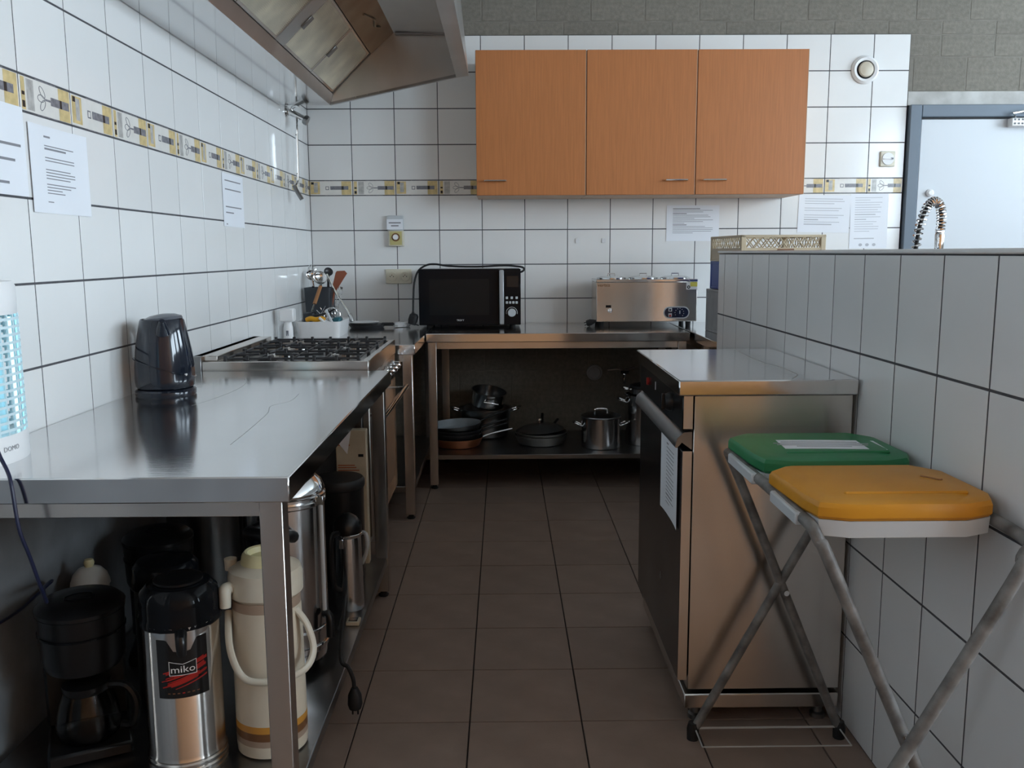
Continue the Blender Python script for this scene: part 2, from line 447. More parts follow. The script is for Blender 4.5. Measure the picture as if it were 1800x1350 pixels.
def border_a(mb, w, h):          # crossed-whisk motif
    e = .0003
    def R(u0, u1, v0, v1, m, z=e): mb.quad((u0 * w, v0 * h, z), (u1 * w, v0 * h, z), (u1 * w, v1 * h, z), (u0 * w, v1 * h, z), m)
    R(.03, .10, .06, .94, 1); R(.04, .09, .12, .3, 3, e * 2); R(.04, .09, .45, .55, 3, e * 2)
    R(.13, .26, .08, .92, 4); R(.74, .97, .04, .96, 1)
    for i in range(3):
        a = (-.8, 0, .8)[i]
        p = []
        for k in range(15):
            t = 2 * PI * k / 14
            x = .46 * w - .0165 * (1 + math.cos(t)); y = .0085 * math.sin(t)
            cx, cy = .48 * w, .5 * h
            x -= cx
            p.append((cx + x * math.cos(a) - y * math.sin(a), cy + (x * math.sin(a) + y * math.cos(a)), e))
        mb.tube(p, .0009, 4, m=2, caps=False)
    R(.47, .58, .47, .53, 2); R(.58, .95, .38, .62, 2, e * 2); R(.76, .80, .38, .62, 3, e * 3)
    R(.3, .7, .0, .03, 2); R(.3, .7, .97, 1, 2)


def border_b(mb, w, h):          # square and bar motif
    e = .0003
    def R(u0, u1, v0, v1, m, z=e): mb.quad((u0 * w, v0 * h, z), (u1 * w, v0 * h, z), (u1 * w, v1 * h, z), (u0 * w, v1 * h, z), m)
    R(.02, .24, .1, .92, 1); R(.04, .10, .74, .9, 3, e * 2); R(.10, .19, .2, .86, 4, e * 2)
    R(.74, .97, .05, .95, 1)
    R(.37, .45, .38, .62, 2); R(.385, .435, .42, .58, 0, e * 2)
    R(.48, .90, .39, .63, 2, e * 2); R(.74, .79, .39, .63, 3, e * 3)
    R(.35, .75, .0, .03, 2); R(.35, .75, .97, 1, 2)


BM_ = ('btile', 'b_yel', 'b_grey', 'b_dark', 'b_pale')
TH = .20085
ZR = [.7746 + k * TH for k in range(4)]            # rows below the border
ZB0, ZB1 = 1.5780, 1.6633
ZR2 = [ZB1 + k * TH for k in range(4)]
mcache = {}


def tmesh(w, h, axis, kind='tile', extra=None, key=None):
    k = (round(w, 4), round(h, 4), axis, kind, key)
    if k not in mcache:
        mcache[k] = tile_mesh('tile', w, h, axis, BM_ if extra else (kind,), extra=extra)
    return mcache[k]


# left wall tiles
ycols = [2.1487 + .25 * i for i in range(-6, 13)]
for i, y in enumerate(ycols):
    w = min(.25, YB - y)
    for z in ZR + ZR2: inst('tile', tmesh(w, TH, 'x+'), wl, (XL, y, z))
    ex = border_a if i % 2 == 0 else border_b
    inst('border_tile', tmesh(w, ZB1 - ZB0, 'x+', 'b', ex, i % 2), wl, (XL, y, ZB0))
# back wall tiles
for c in range(14):
    x = XL + .25 * c; w = min(.25, 2.336 - x)
    for z in ZR + ZR2: inst('tile', tmesh(w, TH, 'y-'), wb, (x, YB, z))
    ex = border_b if c % 2 == 0 else border_a
    inst('border_tile', tmesh(w, ZB1 - ZB0, 'y-', 'b', ex, 'y%d' % (c % 2)), wb, (x, YB, ZB0))
# partition tiles (upright)
prow = [(0.0, .2367), (.2367, .25), (.4867, .25), (.7367, .25), (.9867, .2487)]
for i in range(-2, 10):
    y1 = 3.4109 - .2 * i; y0 = y1 - .2
    if i == -2: y1 = 3.712; y0 = 3.6109
    for z, h in prow: inst('tile', tmesh(y1 - y0, h, 'x-', 'ptile'), wp, (XP, y1, z))
# floor tiles
xj = [XL] + [-.9985 + .3 * k for k in range(7)] + [XP + .006]
yj = [.1184 + .3 * k for k in range(18)] + [YB]
for xa, xb in zip(xj[:-1], xj[1:]):
    for ya, yb in zip(yj[:-1], yj[1:]):
        inst('tile', tmesh(xb - xa, yb - ya, 'z+', 'floor'), flo, (xa, ya, 0))
MB().box(XL, XR, YREAR, .1165, -.007, 0).box(1.05, XR, .1165, 2.398, -.007, 0).build('floor_slab', 'floor', flo)
# floor beyond the partition: the same tile, larger slabs out of view
for k in range(12):
    for j in range(9):
        xa, xb = 1.05 + k * .32, 1.05 + k * .32 + .32; ya, yb = 2.4 + j * .32, min(2.4 + j * .32 + .32, YB)
        if xb > XR: xb = XR
        if yb - ya < .02 or xb - xa < .02: continue
        inst('tile', tmesh(xb - xa, yb - ya, 'z+', 'floor'), flo, (xa, ya, 0))


def blk(w, h):
    k = ('blk', round(w, 3), round(h, 3))
    if k not in mcache:
        g = .0028
        mcache[k] = MB().box(g, w - g, 0, .02, g, h - g, .003).mesh('block', ('block',))
    return mcache[k]


def blocks(x0, x1, z0, z1, zoff, row0):
    r = row0; z = zoff
    while z < z1 - .01:
        za, zb = max(z, z0), min(z + .2, z1)
        if zb - za > .012:
            x = -1.2 + (.155 if r % 2 else 0)
            while x < x1:
                xa, xb = max(x, x0), min(x + .31, x1)
                if xb - xa > .03: inst('block', blk(xb - xa, zb - za), wb, (xa, YB + .0205, za))
                x += .31
        z += .2; r += 1


blocks(XL, XR, 2.4667, ZCEIL, 2.345, 0)
blocks(2.336, XR, 2.151, 2.4667, 2.145, 1)
blocks(XL, 2.336, 0, .7746, -.055, 0)

# door in the back wall
door = struct('door_1', MB().box(2.345, 2.412, YB - .03, YB + .04, 0, 2.072, .004).box(2.412, 3.42, YB - .03, YB + .04, 2.003, 2.072, .004).box(3.42, 3.49, YB - .03, YB + .04, 0, 2.072, .004), 'doorframe')
MB().box(2.420, 3.414, YB - .012, YB + .03, .008, 1.992, .002).build('door_leaf', 'doorleaf', door)
MB().box(2.412, 3.42, YB - .006, YB + .03, 1.9925, 2.0028).box(2.412, 2.4195, YB - .006, YB + .03, 0, 1.9925).build('door_seal', 'rubber', door)
dc = MB().box(2.915, 3.16, YB - .065, YB - .013, 1.945, 1.992, .004)
for k in range(4):
    for j in range(2):
        dc.box(2.925 + k * .022, 2.938 + k * .022, YB - .0655, YB - .065, 1.955 + j * .022, 1.965 + j * .022, m=1)
dcl = dc.build('door_closer', ['plastic_w', 'panelblk'], door)
MB().tube([(2.95, YB - .04, 1.995), (2.92, YB - .06, 2.018), (2.99, YB - .05, 2.03), (3.2, YB - .04, 2.035)], .007, 6).build('closer_arm', 'chrome', dcl)
MB().lathe([(0, 0), (.022, 0), (.022, .012), (.012, .02), (0, .02)], n=16).build('door_stop', 'plastic_w', door, world=False).matrix_local = Matrix.Translation(WM[door.name].inverted() @ Vector((2.49, YB - .013, 1.575))) @ Matrix.Rotation(PI / 2, 4, 'X')
MB().tube([(3.33, YB - .012, 1.05), (3.33, YB - .06, 1.05), (3.22, YB - .06, 1.05)], .009, 8).build('door_handle', 'chrome', door)
struct('trim_2', MB().box(2.3365, 3.7, YB + .001, YB + .03, 2.0725, 2.1505, .003), 'lintel')


# ------------------------------------------------------------------ steel tables
def steel_table(name, label, x0, x1, y0, y1, legs, shelf=None, lip=.05, rail=True, front='x', leg=.045, rails=None, group=None):
    t = thing(name, label, 'table', ((x0 + x1) / 2, (y0 + y1) / 2, 0), group=group)
    MB().box(x0, x1, y0, y1, ZC - lip, ZC, .0025).build('table_top', 'steel_top', t)
    for (lx, ly) in legs:
        lg = MB().box(lx - leg / 2, lx + leg / 2, ly - leg / 2, ly + leg / 2, .022, ZC - lip, .002).build('leg', 'steel', t)
        MB().lathe([(0, 0), (.017, 0), (.02, .006), (.012, .012), (.012, .024), (0, .024)], (lx, ly, 0), 12).build('foot', 'rubber', lg)
    xs = sorted(set(p[0] for p in legs)); ys_ = sorted(set(p[1] for p in legs))
    za, zb = ZC - lip - .036, ZC - lip - .0005
    h = leg / 2
    MB().box(xs[0] + h, xs[-1] - h, ys_[0] - .012, ys_[0] + .012, za, zb, .001).build('rail', 'steel', t)
    MB().box(xs[0] + h, xs[-1] - h, ys_[-1] - .012, ys_[-1] + .012, za, zb, .001).build('rail', 'steel', t)
    MB().box(xs[0] - .012, xs[0] + .012, ys_[0] + h, ys_[-1] - h, za, zb, .001).build('rail', 'steel', t)
    if shelf:
        a, b = shelf
        MB().box(xs[0] - h + .004, xs[-1] + h - .004, ys_[0] - h + .004, ys_[-1] + h - .004, a, b, .002).build('shelf', 'steel_dk', t)
    return t


steel_table('worktable', 'long stainless steel worktable with the black kettle on top, near left', -1.118, -.405, 1.622, 3.145,
            [(-.448, 1.667), (-1.085, 1.667), (-.448, 3.115), (-1.085, 3.115)], (.12, .15))
steel_table('worktable', 'short stainless steel table between the stove and back corner, under the utensils', -1.118, -.4085, 4.04, 5.262,
            [(-.445, 4.072), (-1.085, 4.072), (-.445, 5.2), (-1.085, 5.2)], (.13, .16), lip=.046)
steel_table('worktable', 'stainless steel table along the back wall carrying microwave and food warmer', -.4045, .967, 4.585, 5.262,
            [(-.374, 4.612), (.93, 4.612), (-.345, 5.215), (.93, 5.215)], (.16, .185), lip=.045)
steel_table('worktable', 'stainless steel counter end showing behind the tiled partition, under stacked crates', .98, 1.65, 3.74, 5.262,
            [(1.01, 3.78), (1.62, 3.78), (1.01, 5.22), (1.62, 5.22)], None, lip=.045)
_e = bpy.data.objects['worktable.003']
MB().box(1.04, 1.055, 3.81, 5.19, .08, ZC - .0455).box(1.60, 1.615, 3.81, 5.19, .08, ZC - .0455).box(1.055, 1.60, 3.805, 3.82, .08, ZC - .0455).box(1.055, 1.60, 3.82, 5.19, .08, .095).build('light_block_panels', 'steel_dk', _e)  # panels added to keep window light from passing below the counter
# sink unit out of sight behind the partition, it carries the spring tap
t = thing('sink_unit', 'steel sink unit behind the partition, below the spring tap', 'sink', (1.36, 2.95, 0))
MB().box(1.06, 1.65, 2.15, 2.55, ZC - .045, ZC, .002).box(1.06, 1.65, 3.35, 3.73, ZC - .045, ZC, .002).box(1.06, 1.14, 2.55, 3.35, ZC - .045, ZC, .002).box(1.58, 1.65, 2.55, 3.35, ZC - .045, ZC, .002).build('worktop', 'steel_top', t)
MB().box(1.14, 1.58, 2.55, 3.35, ZC - .25, ZC - .24).box(1.138, 1.142, 2.55, 3.35, ZC - .25, ZC - .005).box(1.578, 1.582, 2.55, 3.35, ZC - .25, ZC - .005).box(1.14, 1.58, 2.548, 2.552, ZC - .25, ZC - .005).box(1.14, 1.58, 3.348, 3.352, ZC - .25, ZC - .005).build('basin', 'steel', t)
for lx in (1.09, 1.62):
    for ly in (2.18, 3.69): MB().box(lx - .02, lx + .02, ly - .02, ly + .02, 0, ZC - .045, .002).build('leg', 'steel', t)

# thin dried water marks on the worktop
_a = bpy.data.objects['worktable']
MB().tube([(-.864, 2.424, ZC), (-.842, 2.529, ZC), (-.826, 2.699, ZC), (-.836, 2.844, ZC), (-.868, 2.95, ZC)], .0012, 6, smooth=5, flat=.2).build('water_mark', 'stain', _a)
MB().tube([(-.601, 1.908, ZC), (-.607, 2.059, ZC), (-.621, 2.292, ZC), (-.641, 2.406, ZC), (-.608, 2.489, ZC), (-.613, 2.623, ZC)], .0009, 6, smooth=5, flat=.2).build('water_mark', 'stain', _a)

# ------------------------------------------------------------------ gas range
RX0, RX1, RY0, RY1, RZ = -1.085, -.488, 3.168, 3.965, .862
rg = thing('gas_range', 'stainless steel gas range with black cast iron grates beside the left wall', 'stove', ((RX0 + RX1) / 2, (RY0 + RY1) / 2, 0))
MB().box(RX0, RX1 - .03, RY0 + .006, RY1 - .006, .14, .80, .003).build('body', 'steel_dk', rg)
hb = MB().box(RX0, RX1, RY0, RY0 + .024, .80, RZ, .002).box(RX0, RX1, RY1 - .024, RY1, .80, RZ, .002).box(RX1 - .024, RX1, RY0 + .024, RY1 - .024, .80, RZ, .002).box(RX0, RX0 + .05, RY0 + .024, RY1 - .024, .80, RZ, .002)
hb.build('hob_rim', 'steel', rg)
MB().box(RX0 + .05, RX1 - .024, RY0 + .024, RY1 - .024, .80, .832).build('hob_pan', 'hobsteel', rg)
MB().box(XL + .006, RX0 + .05, RY0 + .02, RY1 - .02, RZ + .0005, RZ + .019, .002).build('back_rail', 'steel', rg)
MB().box(XL + .004, RX0 - .001, RY0 - .004, RY1, .78, RZ + .019, .002).build('back_strip', 'steel_dk', rg)
cpn = MB().box(RX1 - .03, RX1 - .003, RY0 + .006, RY1 - .006, .715, .80, .003).build('control_panel', 'steel', rg)
for k in range(7):
    y = RY0 + .09 + k * .103
    kb = MB(); kb.M = Matrix.Translation((RX1 - .003, y, .757)) @ Matrix.Rotation(PI / 2, 4, 'Y')
    kb.lathe([(0, 0), (.024, 0), (.024, .006), (.018, .01), (.0165, .03), (.012, .034), (0, .034)], n=16).box(-.003, .003, -.017, .017, .03, .038, .001)
    kb.build('knob', 'chrome', rg)
od = MB().box(RX1 - .03, RX1 - .002, RY0 + .012, RY1 - .012, .2, .70, .004).build('oven_door', 'steel', rg)
MB().box(RX1 - .004, RX1 - .0005, RY0 + .1, RY1 - .1, .27, .59, .001).build('oven_window', 'ovenglass', od)
MB().tube([(RX1 - .004, RY0 + .05, .655), (RX1 + .05, RY0 + .05, .655), (RX1 + .05, RY0 + .052, .655)], .006, 8).tube([(RX1 - .004, RY1 - .07, .655), (RX1 + .05, RY1 - .07, .655), (RX1 + .05, RY1 - .072, .655)], .006, 8).tube([(RX1 + .05, RY0 + .02, .655), (RX1 + .05, RY1 - .03, .655)], .0105, 12).build('oven_handle', 'chrome', od)
MB().box(RX0 + .02, RX1 - .06, RY0 + .02, RY1 - .02, .10, .14).build('plinth', 'black', rg)
for lx in (RX0 + .06, RX1 - .09):
    for ly in (RY0 + .06, RY1 - .06): MB().lathe([(0, 0), (.022, 0), (.022, .01), (.015, .014), (.015, .10), (0, .10)], (lx, ly, 0), 12).build('leg', 'steel_dk', rg)
gx0, gx1 = RX0 + .075, RX1 - .04
for gi in range(3):                       # three double grates, front to back along the hob
    a = RY0 + .034 + gi * .244; b = a + .238
    g = MB(); r = .0045; zt = .868
    for gx in (gx0, (gx0 + gx1) / 2, gx1): g.tube([(gx, a, zt), (gx, b, zt)], r, 6)
    for gy in (a, b): g.tube([(gx0, gy, zt), (gx1, gy, zt)], r, 6)
    for cx in (gx0 + (gx1 - gx0) * .25, gx0 + (gx1 - gx0) * .75):
        cy = (a + b) / 2
        for k in range(4):
            an = k * PI / 2
            ex = cx + math.cos(an) * .3; ey = cy + math.sin(an) * .3
            tx = ((gx1 - gx0) / 4) / max(abs(math.cos(an)), 1e-6); ty = .119 / max(abs(math.sin(an)), 1e-6)
            q_ = min(tx, ty)
            g.tube([(cx + math.cos(an) * .03, cy + math.sin(an) * .03, zt + .004), (cx + math.cos(an) * q_, cy + math.sin(an) * q_, zt)], .005, 6)
    for k in range(7):
        fx = gx0 + (gx1 - gx0) * k / 6
        for gy in (a, b): g.box(fx - .006, fx + .006, gy - .006, gy + .006, .833, zt + .012, .002)
    g.build('grate', 'iron', rg)
    for cx in (gx0 + (gx1 - gx0) * .25, gx0 + (gx1 - gx0) * .75):
        bn = MB().lathe([(.045, 0), (.045, .012), (.038, .016), (0, .016)], (cx, (a + b) / 2, .832), 20).build('burner', 'steel', rg)
        MB().lathe([(.032, .0165), (.034, .018), (.034, .024), (.028, .027), (0, .027)], (cx, (a + b) / 2, .832), 20).build('burner_cap', 'iron', bn)

# ------------------------------------------------------------------ dishwasher
dw = thing('dishwasher', 'stainless steel undercounter dishwasher with dark door beside the partition', 'dishwasher', (.67, 2.545, 0))
MB().box(.437, .888, 2.186, 2.903, .886, .925, .003).build('top_panel', 'steel_top', dw)
MB().box(.478, .882, 2.20, 2.89, .095, .8855, .003).build('body', 'steel', dw)
MB().box(.450, .4755, 2.198, 2.892, .795, .8855, .002).build('control_panel', 'panelblk', dw)
dd_ = MB().box(.452, .4755, 2.198, 2.892, .125, .742, .003)
dd_.build('door', 'dw_door', dw)
MB().box(.452, .4755, 2.1965, 2.1978, .125, .742).box(.452, .4755, 2.1965, 2.1978, .8, .884).build('edge_strip', 'steel', dw)
MB().prism([(.4755, .792), (.455, .79), (.438, .775), (.433, .752), (.438, .75), (.450, .764), (.4755, .745)], 2.20, 2.89, 'y').build('door_handle', 'steel_dk', dw)
for (y, lbl) in ((2.35, 'knob'), (2.73, 'switch')):
    kb = MB(); kb.M = Matrix.Translation((.4505, y, .845)) @ Matrix.Rotation(-PI / 2, 4, 'Y')
    kb.lathe([(0, 0), (.026, 0), (.026, .006), (.02, .02), (0, .02)], n=20) if lbl == 'knob' else kb.lathe([(0, 0), (.012, 0), (.012, .006), (0, .006)], n=14)
    if lbl == 'knob': kb.box(-.022, .022, -.004, .004, .02, .028, .001)
    kb.build(lbl, 'black' if lbl == 'knob' else 'red', dw)
MB().box(.4485, .4502, 2.60, 2.604, .838, .862).build('indicator_mark', 'whiteprint', dw)
MB().box(.47, .88, 2.195, 2.885, .045, .085, .003).build('base_frame', 'steel', dw)
for lx in (.51, .84):
    for ly in (2.235, 2.85): MB().lathe([(0, 0), (.02, 0), (.02, .012), (.013, .016), (.013, .05), (0, .05)], (lx, ly, 0), 12).build('foot', 'steel_dk', dw)

MB().tube([(.757, 2.87, .925), (.751, 2.731, .925), (.75, 2.571, .925), (.767, 2.439, .925), (.767, 2.32, .925), (.763, 2.276, .925), (.725, 2.204, .925)], .0022, 6, smooth=5, flat=.15).build('water_mark', 'stain', dw)

# ------------------------------------------------------------------ wall cupboards
CABS = [(-.143, .4495, -.111, .028, 'leftmost'), (.4525, 1.0435, .872, 1.012, 'middle'), (1.0465, 1.640, 1.076, 1.222, 'rightmost')]
for (a, b, h0, h1, w) in CABS:
    c = thing('wall_cupboard', {'leftmost': 'beech wall cupboard nearest the hood, leftmost of the three', 'middle': 'beech wall cupboard in the middle of the three',
                                'rightmost': 'beech wall cupboard nearest the round vent, rightmost of the three'}[w], 'cupboard', ((a + b) / 2, 5.1, 1.552), group='three beech wall cupboards')
    MB().box(a, a + .018, 4.94, YB - .003, 1.552, 2.31).box(b - .018, b, 4.94, YB - .003, 1.552, 2.31).box(a + .018, b - .018, 4.94, YB - .003, 1.552, 1.57).box(a + .018, b - .018, 4.94, YB - .003, 2.292, 2.31).box(a + .018, b - .018, YB - .009, YB - .003, 1.57, 2.292).build('carcass', 'woodside', c)
    d = MB().box(a + .0015, b - .0015, 4.918, 4.938, 1.5525, 2.3095, .0015).build('door', 'wood', c)
    MB().box(b - .0028, b - .0003, 4.9172, 4.9385, 1.5525, 2.3095).build('lit_edge', 'woodside', d)  # pale strip: window light on the door edge, put into the colour
    zh = 1.629
    MB().tube([(h0 + .01, 4.9185, zh), (h0 + .01, 4.899, zh), (h0 + .012, 4.894, zh), (h1 - .012, 4.894, zh), (h1 - .01, 4.899, zh), (h1 - .01, 4.9185, zh)], .0048, 8).build('handle', 'chrome', d)

# ------------------------------------------------------------------ extractor hood
HY0, HY1 = 2.3, 4.62
HP = dict(W=(-1.119, 1.983), A=(-.863, 1.981), A2=(-.850, 2.037), F=(-.654, 2.227), B=(-.538, 2.328), T=(-.27, 2.321), LI=(-.23, 2.114), LO=(-.178, 2.122))
hd = thing('extractor_hood', 'large stainless steel extractor hood with grease filters above the gas range', 'hood', (-.65, 3.46, 1.98))


def slab(p, q_, y0, y1, th):
    (x0, z0), (x1, z1) = p, q_
    L_ = math.hypot(x1 - x0, z1 - z0); nx, nz = -(z1 - z0) / L_ * th, (x1 - x0) / L_ * th
    return MB().prism([(x0, z0), (x1, z1), (x1 + nx, z1 + nz), (x0 + nx, z0 + nz)], y0, y1, 'y')


slab(HP['W'], HP['A'], HY0, HY1, .012).build('bottom_panel', 'hoodmirror', hd)
slab(HP['A'], HP['A2'], HY0, HY1 - .002, .012).build('gutter_edge', 'hood', hd)
slab(HP['A2'], HP['F'], HY0, HY1 - .002, .03).M
bk = MB().prism([(-.866, 2.055), (-.67, 2.245), (-.69, 2.27), (-.886, 2.08)], HY0, HY1 - .002, 'y'); bk.build('filter_frame', 'steel_dk', hd)
slab(HP['F'], HP['B'], HY0, HY1 - .002, .01).build('grease_strip', 'hood_brown', hd)
slab(HP['B'], HP['T'], HY0, HY1 - .002, .01).build('inner_roof', 'hood', hd)
slab(HP['T'], HP['LI'], HY0, HY1 - .002, .01).build('inner_front', 'hood', hd)
MB().prism([HP['LI'], HP['LO'], (-.181, 2.135), (-.228, 2.125)], HY0, HY1 + .012, 'y').build('front_lip', 'hood', hd)
slab(HP['LO'], (-.215, 2.52), HY0, HY1 + .012, -.01).build('front_panel', 'hood', hd)
MB().box(-1.119, -.215, HY0, HY1 + .012, 2.52, 2.53).build('roof_panel', 'hood', hd)
endp = [HP['A'], HP['LI'], (-.228, 2.125), (-.181, 2.135), (-.225, 2.518), (-1.118, 2.518), (-1.118, 1.996), (-.875, 1.994)]
MB().prism(endp, HY1, HY1 + .010, 'y').build('end_panel', 'hood', hd)
MB().prism(endp, HY0 - .010, HY0, 'y').build('end_panel', 'hood', hd)
el = MB()
(xa, za), (xb, zb) = HP['A'], HP['LI']
el.prism([(xa, za), (xb, zb), (xb, zb + .012), (xa, za + .012)], HY1 - .02, HY1 - .0005, 'y')
for k in range(4):
    u = .12 + k * .09
    el.lathe([(0, 0), (.005, 0), (.004, .003), (0, .004)], (xa + (xb - xa) * u, HY1 - .022, za + (zb - za) * u + .006), 8, m=1)
el.build('lower_flange', ['steel_dk', 'chrome'], hd)
MB().lathe([(0, 0), (.016, 0), (.013, .006), (0, .006)], (0, 0, 0), 16).build('round_button', 'plastic_w', hd, world=False).matrix_local = Matrix.Translation(WM[hd.name].inverted() @ Vector((-.241, 4.45, 2.185))) @ Matrix.Rotation(-PI / 2, 4, 'Y')
MB().box(-.53, -.28, 4.598, 4.612, 2.316, 2.324).build('roof_seam', 'steel_dk', hd)
fv = Vector((HP['F'][0] - HP['A2'][0], 0, HP['F'][1] - HP['A2'][1])); fl_ = fv.length; fu = fv.normalized(); fn = Vector((fu.z, 0, -fu.x))
for (a, b) in ((4.105, 4.60), (3.605, 4.10), (2.99, 3.485), (2.49, 2.985)):
    fo = Vector((HP['A2'][0], a, HP['A2'][1])) - fn * .006
    mt = Matrix(((0, fu.x, fn.x, fo.x), (1, 0, 0, fo.y), (0, fu.z, fn.z, fo.z), (0, 0, 0, 1)))
    fb = MB(); fb.M = mt; w = b - a; h = fl_ - .004
    fb.box(0, w, .004, h, -.012, -.003)
    n = 34
    for k in range(n): fb.box(.012, w - .012, .016 + (h - .03) * k / n, .016 + (h - .03) * (k + .5) / n, -.003, .001)
    fo_ = fb.build('grease_filter', 'filter', hd)
    fr = MB(); fr.M = mt
    fr.box(0, w, .004, .014, -.003, .003).box(0, w, h - .01, h, -.003, .003).box(0, .01, .014, h - .01, -.003, .003).box(w - .01, w, .014, h - .01, -.003, .003).build('filter_rim', 'steel', fo_)
    lt = MB(); lt.M = mt
    lt.box(-.012, .028, h * .5 - .03, h * .5 + .03, .003, .009, .002).build('latch', 'steel_dk', fo_)
g_ = MB(); fo = Vector((HP['A2'][0], 3.487, HP['A2'][1])) - fn * .004
g_.M = Matrix(((0, fu.x, fn.x, fo.x), (1, 0, 0, fo.y), (0, fu.z, fn.z, fo.z), (0, 0, 0, 1)))
g_.box(0, .116, .004, fl_ - .004, -.008, .002).build('spacer_panel', 'hood', hd)
MB().tube([(-.60, 4.05, 2.272), (-.585, 4.15, 2.283), (-.575, 4.22, 2.291), (-.585, 4.3, 2.283), (-.572, 4.36, 2.294)], .006, 6, smooth=4).build('grease_drip', 'hood_brown', hd)

# ------------------------------------------------------------------ fold-up bin stand with two lids
st = thing('waste_bag_stand', 'folding grey tube waste bag stand with green and amber lids by the partition', 'waste stand', (.69, 1.79, 0))
zr = .765
def leg_frame(xt, xb_, name, ye=0.0):
    pts = [(xb_, 2.125, .02), (xt + (xb_ - xt) * .16, 2.115, zr - .11), (xt + (xb_ - xt) * .04, 2.105, zr - .026), (xt, 2.07, zr), (xt, 1.80, zr), (xt, 1.535 - ye, zr),
           (xt + (xb_ - xt) * .04, 1.50 - ye, zr - .026), (xt + (xb_ - xt) * .16, 1.485 - ye, zr - .11), (xb_, 1.40, .02)]
    MB().tube(pts, .0115, 10, smooth=6).build(name, 'tube', st)
leg_frame(.540, .858, 'tube_frame')
leg_frame(.872, .480, 'tube_frame', .10)
for (x, y) in ((.858, 2.125), (.858, 1.40), (.480, 2.125), (.480, 1.40)):
    MB().lathe([(0, 0), (.015, 0), (.016, .03), (.012, .045), (0, .045)], (x, y, 0), 12).build('foot_cap', 'rubber', st)
for y in (2.122, 1.435):
    kb = MB(); kb.M = Matrix.Translation((.700, y, .40)) @ Matrix.Rotation(PI / 2, 4, 'X'); kb.lathe([(0, -.022), (.007, -.022), (.007, .022), (0, .022)], n=10); kb.build('pivot_bolt', 'chrome', st)
MB().tube([(.485, 2.12, .032), (.855, 2.12, .032)], .003, 6).build('cross_wire', 'tube2', st)
MB().tube([(.485, 2.035, .03), (.855, 2.035, .03)], .002, 6).tube([(.485, 2.12, .03), (.485, 2.035, .03)], .002, 6).tube([(.855, 2.12, .03), (.855, 2.035, .03)], .002, 6).build('cross_wire', 'tube2', st)


def lid(name, x0, x1, y0, y1, z, mname, tilt=0.0):
    """lid with corner notches, crowned top and a white bag-ring skirt"""
    c = .045
    out = [(x0 + .012, y0 + c * 1.7), (x0 + c * .5, y0 + c * .5), (x0 + c * 1.6, y0 + .004), (x1 - c * 1.6, y0 + .004), (x1 - c * .45, y0 + c * .6), (x1, y0 + c * 1.6),
           (x1 - .004, y1 - c * 1.2), (x1 - c, y1 - .004), (x0 + c, y1 - .004), (x0 + .004, y1 - c)]
    cx, cy = (x0 + x1) / 2, (y0 + y1) / 2
    def ring(s_, zz): return [(cx + (x - cx) * s_, cy + (y - cy) * s_, zz) for x, y in out]
    levels = [(.97, z), (1.0, z + .006), (1.0, z + .022), (.975, z + .030), (.90, z + .034), (.82, z + .0335), (.74, z + .037)]
    n = len(out); V = []; F = []
    for s_, zz in levels: V += ring(s_, zz)
    for l in range(len(levels) - 1):
        for i in range(n): F.append((l * n + i, l * n + (i + 1) % n, (l + 1) * n + (i + 1) % n, (l + 1) * n + i))
    F.append(tuple(range(n))[::-1]); F.append(tuple((len(levels) - 1) * n + i for i in range(n)))
    L_ = MB().add(V, F)
    L_.box(x0 + .08, x1 - .05, y0 + .052, y0 + .062, z + .033, z + .0405, .003)
    lo = L_.build(name, mname, st, angle=28)
    sk = MB()
    V = []; F = []
    for s_, zz in ((.985, z - .0005), (.975, z - .030), (.94, z - .030), (.95, z - .0005)): V += ring(s_, zz)
    for l in range(4):
        for i in range(n): F.append((l * n + i, l * n + (i + 1) % n, ((l + 1) % 4) * n + (i + 1) % n, ((l + 1) % 4) * n + i))
    sk.add(V, F); sk.build('bag_ring', 'clip', lo)
    return lo


gl = lid('green_lid', .528, .882, 1.808, 2.105, .776, 'green')
yl = lid('amber_lid', .528, .882, 1.482, 1.778, .776, 'yellow')
MB().box(.524, .556, 1.83, 2.03, .752, .7755, .003).build('rail_clip', 'clip', st)
MB().box(.524, .556, 1.545, 1.70, .752, .7755, .003).build('rail_clip', 'clip', st)
# printed label on the green lid
lb = MB(); lb.M = Matrix.Translation((.712, 1.945, .8138)) @ Matrix.Rotation(-.06, 4, 'Z')
V = []; F = []
for i in range(9):
    u = -.13 + .26 * i / 8; zz = -.0016 * (u / .13) ** 2
    V += [(u, -.046, zz), (u, .046, zz), (u, -.046, zz - .0006), (u, .046, zz - .0006)]
for i in range(8):
    a = i * 4; F += [(a, a + 4, a + 5, a + 1), (a + 2, a + 3, a + 7, a + 6), (a, a + 2, a + 6, a + 4), (a + 1, a + 5, a + 7, a + 3)]
lb.add(V, F, 0)
for k, (ln, yy) in enumerate(((.17, .022), (.21, .006), (.20, -.009), (.12, -.023))):
    lb.box(-ln / 2, ln / 2, yy - .0022, yy + .0022, -.0002, .0005, m=1)
lb.build('paper_label', ['paper', 'inkpale'], gl)
mk = MB(); mk.tube([(.800, 1.655, .8133), (.812, 1.640, .8133), (.822, 1.625, .8133), (.828, 1.628, .8133)], .0022, 5, smooth=3); mk.build('scuff_mark', 'woodh', yl)


